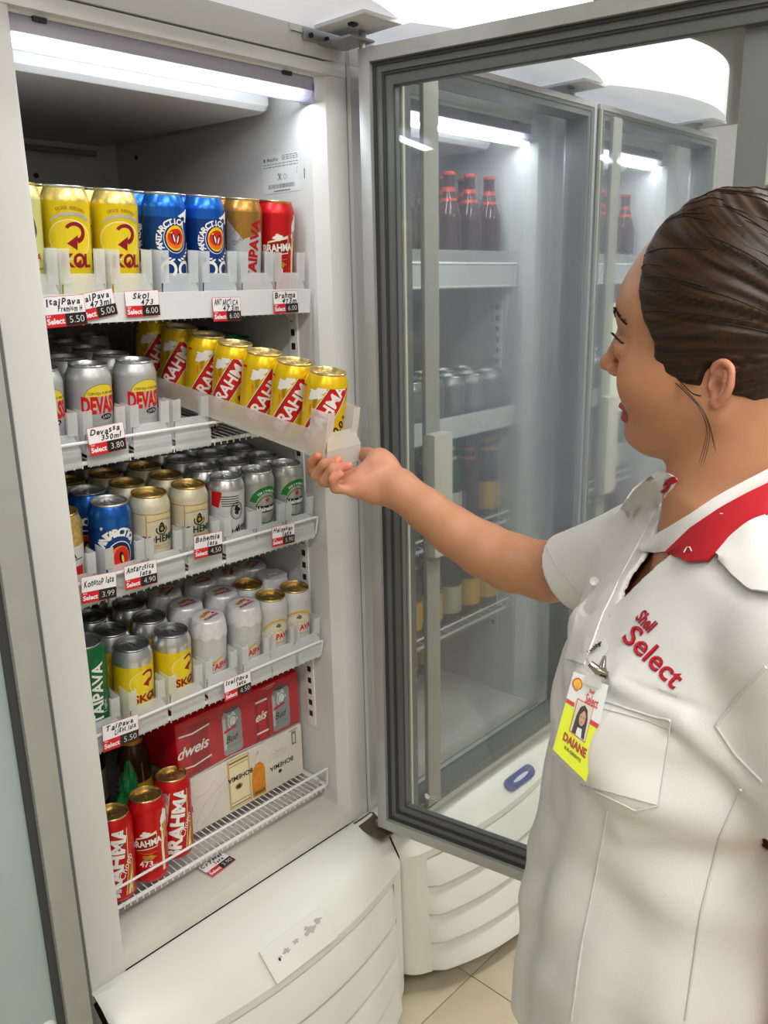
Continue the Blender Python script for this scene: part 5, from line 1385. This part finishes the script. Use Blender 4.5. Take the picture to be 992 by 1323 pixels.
# loose strands
l = MB(); HS = mat('hair_strand', srgb('2a1a10'), .45)
q_ = random.Random(8)
bvh_h = BVHTree.FromPolygons([tuple(x) for x in Ph.tolist()], [tuple(x) for x in Fh.tolist()])
for i in range(90):
    a0_ = q_.uniform(.25, 2.3); s0 = q_.uniform(-.075, .075); pts = []
    r0 = q_.uniform(.05, .2); r1 = r0 + q_.uniform(.04, .13)
    for k in range(9):
        rr = r0 + (r1 - r0) * k / 8; th_ = a0_ * .45 - .02 + q_.uniform(-.002, .002)
        o_ = Vector(hw(-.15 + rr * math.cos(th_), s0, .015 + rr * math.sin(th_)))
        c_ = Vector(hw(-.02, 0, .02)); hit = bvh_h.ray_cast(c_ + (o_ - c_).normalized() * .4, -(o_ - c_).normalized(), .4)
        if hit[0] is not None: pts.append(hit[0] + hit[1] * .0006 * math.sin(PI * k / 8))
    if len(pts) > 4 and all((pts[k + 1] - pts[k]).length < .03 for k in range(len(pts) - 1)): l.tube([p_ - Vector(NB) for p_ in pts], .00045, HS, 4)
def sweep(pts, n):
    for k in range(n):
        o = [q_.uniform(-.0015, .0015) for _ in range(3)]; out = []
        P_ = [np.array(x) for x in pts]; m_ = len(P_)
        for i in range(m_ - 1):
            p0, p1, p2, p3 = [P_[max(0, min(m_ - 1, i + d_))] for d_ in (-1, 0, 1, 2)]
            for t in (0, .25, .5, .75):
                x = .5 * ((2 * p1) + (p2 - p0) * t + (2 * p0 - 5 * p1 + 4 * p2 - p3) * t * t + (3 * p1 - p0 - 3 * p2 + p3) * t ** 3)
                f_ = (i + t) / (m_ - 1); out.append(Vector(hw(x[0] + o[0] * f_ * 2, x[1] + o[1] * .3, x[2] + o[2] * f_ * 2)) - Vector(NB))
        l.tube(out, [.00032] * (len(out) - 1) + [.0001], HS, 4)
sweep([(.010, .065, -.018), (-.008, .0735, -.030), (-.020, .0765, -.042), (-.027, .0755, -.062), (-.020, .071, -.098)], 4)
sweep([(.004, .067, -.020), (-.014, .075, -.034), (-.026, .077, -.050), (-.036, .074, -.085)], 2)
sweep([(.008, .066, -.014), (.000, .070, -.020), (-.012, .076, -.028), (-.022, .077, -.030)], 3)
so = l.build('loose_hair', person, .9); so['kind'] = 'stuff'
# ---------------------------------------------------------------- clothes
SHTB = [[.60, .72, .85, .95, 1.02, 1.09, 1.15, 1.20, 1.245, 1.28], [.205, .200, .190, .178, .176, .180, .182, .178, .150, .085], [.155, .155, .152, .145, .146, .148, .140, .110, .080, .062], [.15, .15, .14, .125, .12, .115, .11, .105, .085, .062]]
SHC = [.045, .045, .04, .03, .022, .012, .004, .0, .0, .0]
SE = SR + (ER - SR) * .84
HEMN = (ER - SR) / np.linalg.norm(ER - SR)
HEMN = HEMN + np.array(cd_) * .10; HEMN /= np.linalg.norm(HEMN)
ELN = (EL - SL) / np.linalg.norm(EL - SL); SLE = SL + (EL - SL) * .80
CREASE = [bw(.132, .100, 1.150), bw(.088, .152, 1.142), bw(.044, .184, 1.105)]
def shirt_outer(p, g=0.0, folds=True, ext=False):
    q = b_loc(p); qs = q.copy(); qs[:, 1] = np.abs(qs[:, 1]); f, l, z = q[:, 0], q[:, 1], q[:, 2]
    d = torso_fn(SHTB, SHC, q, g)
    d = sm(d, elp(q, (.100, .075, 1.080), (.070, .072, .078)), .035)
    d = sm(d, elp(q, (.074, -.070, 1.080), (.070, .070, .078)), .035)
    d = np.maximum(d, z - 1.300)
    d = sm(d, cap(qs, (0, .045, 1.236), (-.004, .155, 1.213), .050 + g, .056 + g), .03)
    if folds:
        ph = np.arctan2(l, f)
        # hanging folds below the bust, drag lines from the raised arm and a few soft dents
        w = np.clip((1.02 - z) / .25, 0, 1)
        d = d + w * (.0045 * np.sin(ph * 9 + z * 6 + 1.0) + .0025 * np.sin(ph * 17 - z * 9))
        t = (z - 1.02) * 1.0 + l * .55
        w2 = np.exp(-((z - 1.08) / .10) ** 2) * (l > -.12)
        d = d + w2 * .0028 * np.sin(t * 75 + 2 * np.sin(l * 14))
        t3 = z * .8 - l * .9; w3 = np.exp(-((z - 1.19) / .06) ** 2) * np.exp(-((l + .06) / .08) ** 2)
        d = d + w3 * .004 * np.sin(t3 * 95)
        # slow undulation of loose cloth
        d = d + .0030 * np.sin(l * 34 + z * 21 + 1.7 * np.sin(z * 13)) * np.sin(z * 27 - l * 16 + .6) * (z < 1.16) + .0022 * np.sin(l * 62 - z * 47 + 2 * np.sin(z * 19 + l * 9)) * np.clip((1.17 - z) / .1, 0, 1)
        dd = cap(p, CREASE[0] + np.array([0, 0, -.013]), CREASE[1] + np.array([0, 0, -.013]), .001, .001); d = d + .0035 * np.exp(-(dd / .012) ** 2)
        # crease lines
        for a, b, r, k in ((bw(.125, .128, 1.02), bw(.055, .168, 1.055), .0045, .022), (bw(.135, .09, .93), bw(.085, .15, .90), .006, .03), (CREASE[0], CREASE[1], .0060, .012), (CREASE[1], CREASE[2], .0065, .014)):
            d = sm(d, cap(p, a, b, r, r * .6), k)
    # sleeves
    fr = (np.sin(np.arctan2((p - npv(SR)) @ npv(cf_), (p - npv(SR)) @ npv(cd_)) * 5) * .002) if folds else 0
    s = cap(p, SR, SE + HEMN * .12, .059 + g, .052 + g) + fr
    s = np.maximum(s, (p - npv(SE)) @ npv(HEMN) - (.05 if ext else 0))
    d = sm(d, s, .028)
    s = cap(p, SL, SLE + ELN * .12, .063 + g, .062 + g)
    s = np.maximum(s, (p - npv(SLE)) @ npv(ELN) - (.05 if ext else 0))
    d = sm(d, s, .028)
    return d
def shirt(p):
    q = b_loc(p)
    d = shirt_outer(p); i = shirt_outer(p, ext=True) + .0065
    d = np.maximum(d, -i)
    # neck opening: a slanting V towards the front
    f, l, z = q[:, 0], q[:, 1], q[:, 2]
    neck = cap(p, tuple(bw(.006, 0, 1.20)), tuple(bw(.02, 0, 1.42)), .058, .085)
    v = np.maximum(np.maximum(np.abs(l - .004) - np.clip((z - 1.190) * .50, 0, .2), -f), 1.10 - z)
    d = np.maximum(d, -neck); d = np.maximum(d, -v)
    d = np.maximum(d, .665 - z)
    return d
Ps, Fs = surface_nets(shirt, (-.66, -1.16, .645), (-.06, -.42, 1.33), .0030)
Ps = smooth_np(Ps, Fs, 2, .4)
CLOTH = mat('white_cotton', (.74, .73, .715), .85, noise=.05, nscale=5, bump=.25, bscale=900)
def tolist(P): return [tuple(x) for x in P.tolist()]
sh = link('shirt', np_mesh('shirt', local(Ps), Fs, [CLOTH]), person)
BV = BVHTree.FromPolygons(tolist(Ps), [tuple(x) for x in Fs.tolist()])
BVB = BVHTree.FromPolygons(tolist(P), [tuple(x) for x in F.tolist()])
NBv = Vector(NB)
def ray(px, py, bv=None, back=0.002, dflt=None):
    r = (at(px, py, 1.0) - CAM).normalized(); h = (bv or BV).ray_cast(CAM, r, 4)
    if h[0] is None: return dflt
    n = h[1] if h[1].dot(r) < 0 else -h[1]
    return h[0] + n * back
def seam(pts, r, m, name, sub=5, bv=None, back=.0006, parent=None, flatn=8):
    """a sewn line laid on the cloth through photo points"""
    out = []
    for a, b in zip(pts[:-1], pts[1:]):
        for k in range(sub):
            t = k / sub; p_ = ray(a[0] + (b[0] - a[0]) * t, a[1] + (b[1] - a[1]) * t, bv, back)
            if p_ is not None: out.append(p_ - NBv)
    p_ = ray(pts[-1][0], pts[-1][1], bv, back)
    if p_ is not None: out.append(p_ - NBv)
    if len(out) < 2: return None
    o = MB().tube(out, r, m, flatn).build(name, parent or sh, .9); return o
def patch(shape, m, name, c, scale, ang, parent=None, lift=.0008, step=None, ax=None, bv=None, mb=None, squash=1.0):
    """a thin print or stitched shape pressed on the cloth: shape units are photo pixels round centre c"""
    v, f = clip(shape, step=step)
    ca, sa = math.cos(ang), math.sin(ang); vs = []
    for x, y in v:
        X = x * scale; Y = y * scale * squash
        p_ = ray(c[0] + X * ca + Y * sa, c[1] + X * sa - Y * ca, bv, lift)
        vs.append((p_ - NBv) if p_ is not None else None)
    fs = [q_ for q_ in f if all(vs[i] is not None for i in q_)]
    mb.add([x if x is not None else Vector((0, 0, 0)) for x in vs], fs, m)
STITCH = mat('white_stitch', (.64, .63, .615), .9); EMB = mat('red_thread', srgb('a8142a'), .55, bump=.6, bscale=1500); CLOTHT = mat('white_cotton_band', (.77, .76, .745), .85)
# placket: overlapping front edge
def ribbon(L_, m, name, thick=.0016, back=.0015, parent=None, cols=None):
    """cloth band between two photo polylines, lying on the shirt"""
    rows = []
    for a, b in L_:
        row = []
        for k in range((cols or 5)):
            t = k / ((cols or 5) - 1)
            p_ = ray(a[0] + (b[0] - a[0]) * t, a[1] + (b[1] - a[1]) * t, None, back)
            row.append(p_ - NBv if p_ is not None else None)
        rows.append(row)
    rows = [r for r in rows if all(x is not None for x in r)]
    if len(rows) < 2: return None
    return MB().grid(rows, m, thick=thick).build(name, parent or sh, .9)
def interp_poly(pts, n):
    out = []; L_ = [math.dist(a, b) for a, b in zip(pts[:-1], pts[1:])]; tot = sum(L_)
    for i in range(n):
        s = tot * i / (n - 1); k = 0
        while k < len(L_) - 1 and s > L_[k]: s -= L_[k]; k += 1
        t = s / L_[k]; out.append((pts[k][0] + (pts[k + 1][0] - pts[k][0]) * t, pts[k][1] + (pts[k + 1][1] - pts[k][1]) * t))
    return out
# buttons
for c in ((822, 668), (776, 756)):
    p_ = ray(c[0], c[1], None, .009)
    if p_ is not None:
        n_ = (CAM - p_).normalized(); T_ = Matrix.Translation(p_ - NBv) @ n_.to_track_quat('Z', 'Y').to_matrix().to_4x4()
        MB().lathe([(0, .0006), (.0030, .0007), (.0048, .0014), (.0052, .0004), (.0052, -.001)], mat('button', (.68, .66, .62), .25), 18, T_).build('button', sh, .8)
# pocket, seams
PKT = [(786, 893), (868, 932), (850, 1040), (818, 1047), (762, 1018)]
def pocket():
    tl, tr, br, bm_, bl = (772, 905), (868, 930), (851, 1040), (822, 1046), (752, 1012)
    rows = []
    for i in range(13):
        t = i / 12
        L0 = (tl[0] + (bl[0] - tl[0]) * t, tl[1] + (bl[1] - tl[1]) * t); R0 = (tr[0] + (br[0] - tr[0]) * t, tr[1] + (br[1] - tr[1]) * t); rows.append((L0, R0))
    o = ribbon(rows, CLOTHT, 'pocket', thick=.001, back=.0022, cols=12)
    seam([tl, tr], .0012, STITCH, 'pocket_hem', back=.003, sub=12, parent=sh)
    seam([(tl[0] - 1, tl[1] + 9), (tr[0] - 1, tr[1] + 9)], .0005, STITCH, 'pocket_stitch', back=.003, sub=12)
    seam([tr, br, bm_, bl, tl], .0009, STITCH, 'pocket_edge', back=.002, sub=12)
pocket()
seam([(785, 1048), (770, 1130), (752, 1220), (738, 1318)], .0012, STITCH, 'dart_seam', sub=10); seam([(958, 1020), (930, 1080), (905, 1180), (885, 1318)], .0012, STITCH, 'side_seam', sub=10)
seam([(990, 862), (955, 898), (925, 938)], .0014, STITCH, 'armhole_seam', sub=10); seam([(925, 938), (950, 975), (985, 1010)], .0012, STITCH, 'armhole_seam', sub=8)
seam([(704, 703), (722, 735), (752, 769)], .0008, STITCH, 'cuff_stitch', sub=8); seam([(760, 640), (800, 700), (812, 760)], .0008, STITCH, 'armhole_seam', sub=8) if False else None
# embroidery
mb = MB()
patch(text2d('Select', 1.0, bold=.02, sx=1.0), EMB, '', (846, 849), 39.0, math.radians(44.5), lift=.0010, mb=mb, step=.06)
patch(text2d('Select', 1.0, bold=-.006), mat('red_thread_ridge', srgb('c41e34'), .5), '', (845.5, 848.5), 39.0, math.radians(44.5), lift=.0016, mb=mb, step=.06)
patch(text2d('Shell', 1.0, bold=.04, sx=.58), EMB, '', (836, 803), 24.0, math.radians(47), lift=.0012, mb=mb, step=.1)
mb.build('embroidery', sh, 0)
# collar: red inner stand, red fold and white leaf on her left, sliver on the far side
REDC = mat('red_cotton', srgb('b31423'), .8, noise=.06, nscale=12, bump=.2, bscale=900)
def deep(px, py, extra=0.0):
    r = (at(px, py, 1.0) - CAM).normalized(); ds = []
    for bv in (BV, BVB):
        h = bv.ray_cast(CAM, r, 4)
        if h[0] is not None: ds.append((h[0] - CAM).length)
    d = min(ds) if ds else .9
    return CAM + r * (d - extra)
def leaf(top, bot, m, name, e0=.006, e1=.004, n=14, k=5, bulge=.004, thick=.002):
    Tt = interp_poly(top, n); Bb = interp_poly(bot, n); rows = []
    for a, b in zip(Tt, Bb):
        row = []
        for j in range(k):
            t = j / (k - 1); row.append(deep(a[0] + (b[0] - a[0]) * t, a[1] + (b[1] - a[1]) * t, e0 + (e1 - e0) * t + bulge * math.sin(PI * t)) - NBv)
        rows.append(row)
    for _ in range(4):   # relax depth jumps between cloth and neck
        R2 = [[x.copy() for x in r] for r in rows]
        for i in range(1, n - 1):
            for j in range(1, k - 1): R2[i][j] = (rows[i][j] * 2 + rows[i - 1][j] + rows[i + 1][j] + rows[i][j - 1] + rows[i][j + 1]) / 6
        rows = R2
    return MB().grid(rows, m, thick=thick).build(name, sh, 1.2)
leaf([(862, 713), (893, 683), (930, 658), (960, 641), (1015, 612)], [(864, 714), (890, 727), (918, 724), (938, 698), (1015, 650)], REDC, 'collar_fold', .006, .007)
leaf([(926, 716), (944, 694), (965, 676), (1015, 650)], [(931, 722), (946, 742), (968, 762), (1020, 770)], CLOTHT, 'collar_leaf', .009, .009)
leaf([(826, 706), (850, 690), (880, 672), (930, 640), (1010, 596)], [(830, 712), (862, 713), (893, 685), (930, 660), (1012, 614)], CLOTHT, 'collar_stand', .004, .004)
leaf([(843, 640), (855, 628), (866, 618), (872, 616)], [(848, 641), (858, 636), (868, 626), (876, 622)], REDC, 'collar_far', .003, .003, n=8, k=3, bulge=.001)
# right front edge folded open along the far side of the V
leaf([(852, 604), (820, 632), (790, 672), (768, 720), (748, 780), (730, 850)], [(874, 620), (852, 652), (830, 690), (804, 738), (778, 792), (754, 858)], CLOTHT, 'lapel', .003, .003, n=20, bulge=.005)
p_ = [deep(883, 714, .012), deep(887, 707, .012), deep(891, 707, .012), deep(893, 712, .012)]
MB().tube([x - NBv for x in p_], .0006, CLOTHT, 5).build('thread', sh, .9)

# trousers, shoes (below the frame)
TROU = mat('dark_trousers', (.02, .022, .03), .8, noise=.1); SHOE = mat('black_shoe', (.015, .015, .015), .35)
t_ = MB()
n = 28; rows = []
for z_, b_x, a_x in ((.80, .150, .115), (.74, .165, .12), (.68, .168, .122), (.62, .160, .118)):
    rows.append([Vector(bw(.015 + a_x * math.cos(2 * PI * k / n), b_x * math.sin(2 * PI * k / n), z_)) - NBv for k in range(n + 1)])
t_.grid(rows, TROU)
for sd in (-1, 1):
    t_.tube([Vector(bw(.015, .078 * sd, .68)) - NBv, Vector(bw(.015, .080 * sd, .45)) - NBv, Vector(bw(.01, .082 * sd, .25)) - NBv, Vector(bw(.0, .084 * sd, .045)) - NBv], [.086, .068, .058, .062], TROU, 20)
t_.build('trousers', person, .9)
for sd in (-1, 1):
    s_ = MB(); rows = []
    for i in range(9):
        u = -.07 + .24 * i / 8; hw_ = .040 * (1 - max(0, (i - 6) / 3) ** 2 * .9) * (1 if i else .7); hh = (.075 if i < 4 else .075 - .035 * (i - 3) / 5)
        rows.append([Vector(bw(u + 0, .084 * sd + hw_ * math.cos(a), .0 + (hh if math.sin(a) > 0 else 0) * math.sin(a) if math.sin(a) > 0 else 0)) - NBv for a in [2 * PI * k / 16 for k in range(17)]])
    s_.grid(rows, SHOE); s_.add(rows[0][:-1], [tuple(range(16))], SHOE); s_.add(rows[-1][:-1], [tuple(range(16))[::-1]], SHOE)
    s_.build('shoe', person, .9)

# ---------------------------------------------------------------- id badge
def bp(px, py, d): return at(px, py, d)
dB = min((deep(x, y) - CAM).dot(cf_) for x, y in ((742, 900), (760, 900), (780, 900), (740, 950), (765, 950), (730, 980), (755, 990))) + .004
c0, c1_, c2_, c3_ = bp(741, 868, dB - .012), bp(786, 886, dB - .012), bp(757, 1010, dB - .002), bp(714, 968, dB - .002)
bo_ = (c0 + c1_ + c2_ + c3_) / 4
badge = thing('id_badge', 'white and yellow name badge clipped to the shirt front', 'badge', tuple(bo_))
def bq(u, v, lift=0.0):
    """u, v in 0..1 over the card, v downwards"""
    p = c0 * (1 - u) * (1 - v) + c1_ * u * (1 - v) + c2_ * u * v + c3_ * (1 - u) * v
    n = (c1_ - c0).cross(c3_ - c0).normalized(); n = n if n.dot(CAM - p) > 0 else -n
    return p + n * lift - bo_
def bshape(mb, shape, m_, lift):
    v, f = clip(shape); mb.add([bq(x, y, lift) for x, y in v], [q_[::-1] for q_ in f], m_)
def bt(s, size, c, asp=.62, **k):
    v, f = text2d(s, size, **k); v = v * [1 / asp, -1]; return v + np.array(c), [q_[::-1] for q_ in f]
k = MB(); W8 = mat('badge_card', (.80, .81, .80), .35); Y8 = mat('badge_yellow', srgb('e6ee12'), .4); R8 = mat('badge_red', srgb('cf2a20'), .45)
k.grid([[bq(0, 0), bq(1, 0)], [bq(0, 1), bq(1, 1)]], W8, thick=.0012); k.build('card', badge, 0)
k = MB()
bshape(k, poly([(0, .44), (1, .44), (1, 1), (0, 1)]), Y8, .0006); bshape(k, rect(0, .335, .24, .385), R8, .0006); bshape(k, rect(.72, .40, 1, .45), R8, .0009)
bshape(k, poly([(0, .385), (1, .45), (1, .5), (0, .5)]), Y8, .0005)
# scallop emblem
shell = [(.06, .155), (.03, .13), (.04, .09), (.09, .055), (.165, .04), (.24, .05), (.30, .085), (.315, .125), (.29, .155), (.235, .175), (.225, .195), (.13, .195), (.12, .175)]
bshape(k, poly(shell), R8, .0010)
cx8, cy8 = .175, .12
bshape(k, poly([(cx8 + (x - cx8) * .80, cy8 + (y - cy8) * .80) for x, y in shell]), mat('badge_gold', srgb('f2c01a'), .4), .0013)
for i in range(5):
    a = -.9 + .45 * i; bshape(k, stroke([(.178, .178), (.178 + .095 * math.sin(a), .178 - .095 * math.cos(a))], .0035), R8, .0015)
bshape(k, bt('Shell', .060, (.60, .125), bold=.03, sx=.8), R8, .0010); bshape(k, bt('Select', .150, (.66, .215), bold=.02, sx=.62), R8, .0010)
bshape(k, rect(.27, .265, .74, .66), R8, .0011); bshape(k, rect(.285, .275, .725, .65), mat('photo_ground', srgb('d9d2c8'), .6), .0013)
HA = mat('photo_hair', srgb('2a1c16'), .6); FA = mat('photo_face', srgb('c99b7e'), .6)
bshape(k, poly([(.33, .65), (.35, .45), (.40, .34), (.50, .295), (.60, .33), (.66, .42), (.68, .64)]), HA, .0015); bshape(k, poly([(.44, .65), (.45, .56), (.57, .55), (.60, .65)]), W8, .0017)
bshape(k, ell(.515, .44, .085, .085), FA, .0018); bshape(k, poly([(.50, .295), (.53, .34), (.43, .42), (.42, .36)]), HA, .0020); bshape(k, ell(.515, .485, .025, .007), R8, .0020)
bshape(k, ell(.48, .43, .012, .008), HA, .0020); bshape(k, ell(.55, .43, .012, .008), HA, .0020)
bshape(k, bt('DAIANE', .125, (.50, .755), bold=.05, sx=.92), mat('badge_name', srgb('a5232a'), .45), .0010); bshape(k, bt('SUB-GERENTE', .050, (.50, .86), bold=.03, sx=.95), mat('badge_text', srgb('2c3a14'), .5), .0010)
k.build('print', badge, 0)
k = MB(); SL_ = plastic_film('badge_sleeve', (.85, .87, .86), .955, .1)
k.grid([[bq(-.06, -.06, .003), bq(1.22, -.02, .003)], [bq(-.06, 1.04, .003), bq(1.10, 1.04, .003)]], SL_, thick=.0004); k.build('plastic_sleeve', badge, 0)
k = MB(); CL = mat('clip_steel', (.30, .29, .25), .25, metal=.9)
s0 = at(766, 893, dB - .016) - bo_; s1 = at(775, 868, dB - .012) - bo_
k.grid([[at(757, 868, dB - .018) - bo_, at(778, 874, dB - .018) - bo_], [at(756, 884, dB - .018) - bo_, at(776, 890, dB - .018) - bo_]], plastic_film('strap_film', (.8, .8, .75), .6, .1), thick=.0006); k.build('strap', badge, 0)
k = MB()
k.tube([at(762, 857, dB - .015) - bo_, at(772, 866, dB - .018) - bo_, at(784, 872, dB - .018) - bo_], [.0030, .0042, .0032], CL, 10)
k.tube([at(781, 848, dB - .013) - bo_, at(778, 862, dB - .019) - bo_, at(784, 876, dB - .016) - bo_], [.0016, .0034, .0020], CL, 10)
k.tube([at(775, 870, dB - .019) - bo_, at(783, 873, dB - .019) - bo_], .0024, BLACK, 8); k.build('clip', badge, .8)
lb = MB(); q0 = [(757, 848), (782, 824), (787, 838), (767, 864)]
pts = [deep(x, y, .004) - NBv for x, y in q0]; lb.add(pts, [(0, 1, 2, 3)], W8)
lb.build('cloth_label', sh, 0)
lb = MB(); patch(text2d('! ODINIOOES!', 1.0, bold=.03) if False else text2d('! oouinbes!', 1.0, bold=.05, sx=.62), BK, '', (772, 841), 7.5, math.radians(-43), lift=.0055, mb=lb)
lb.build('label_print', sh, 0)
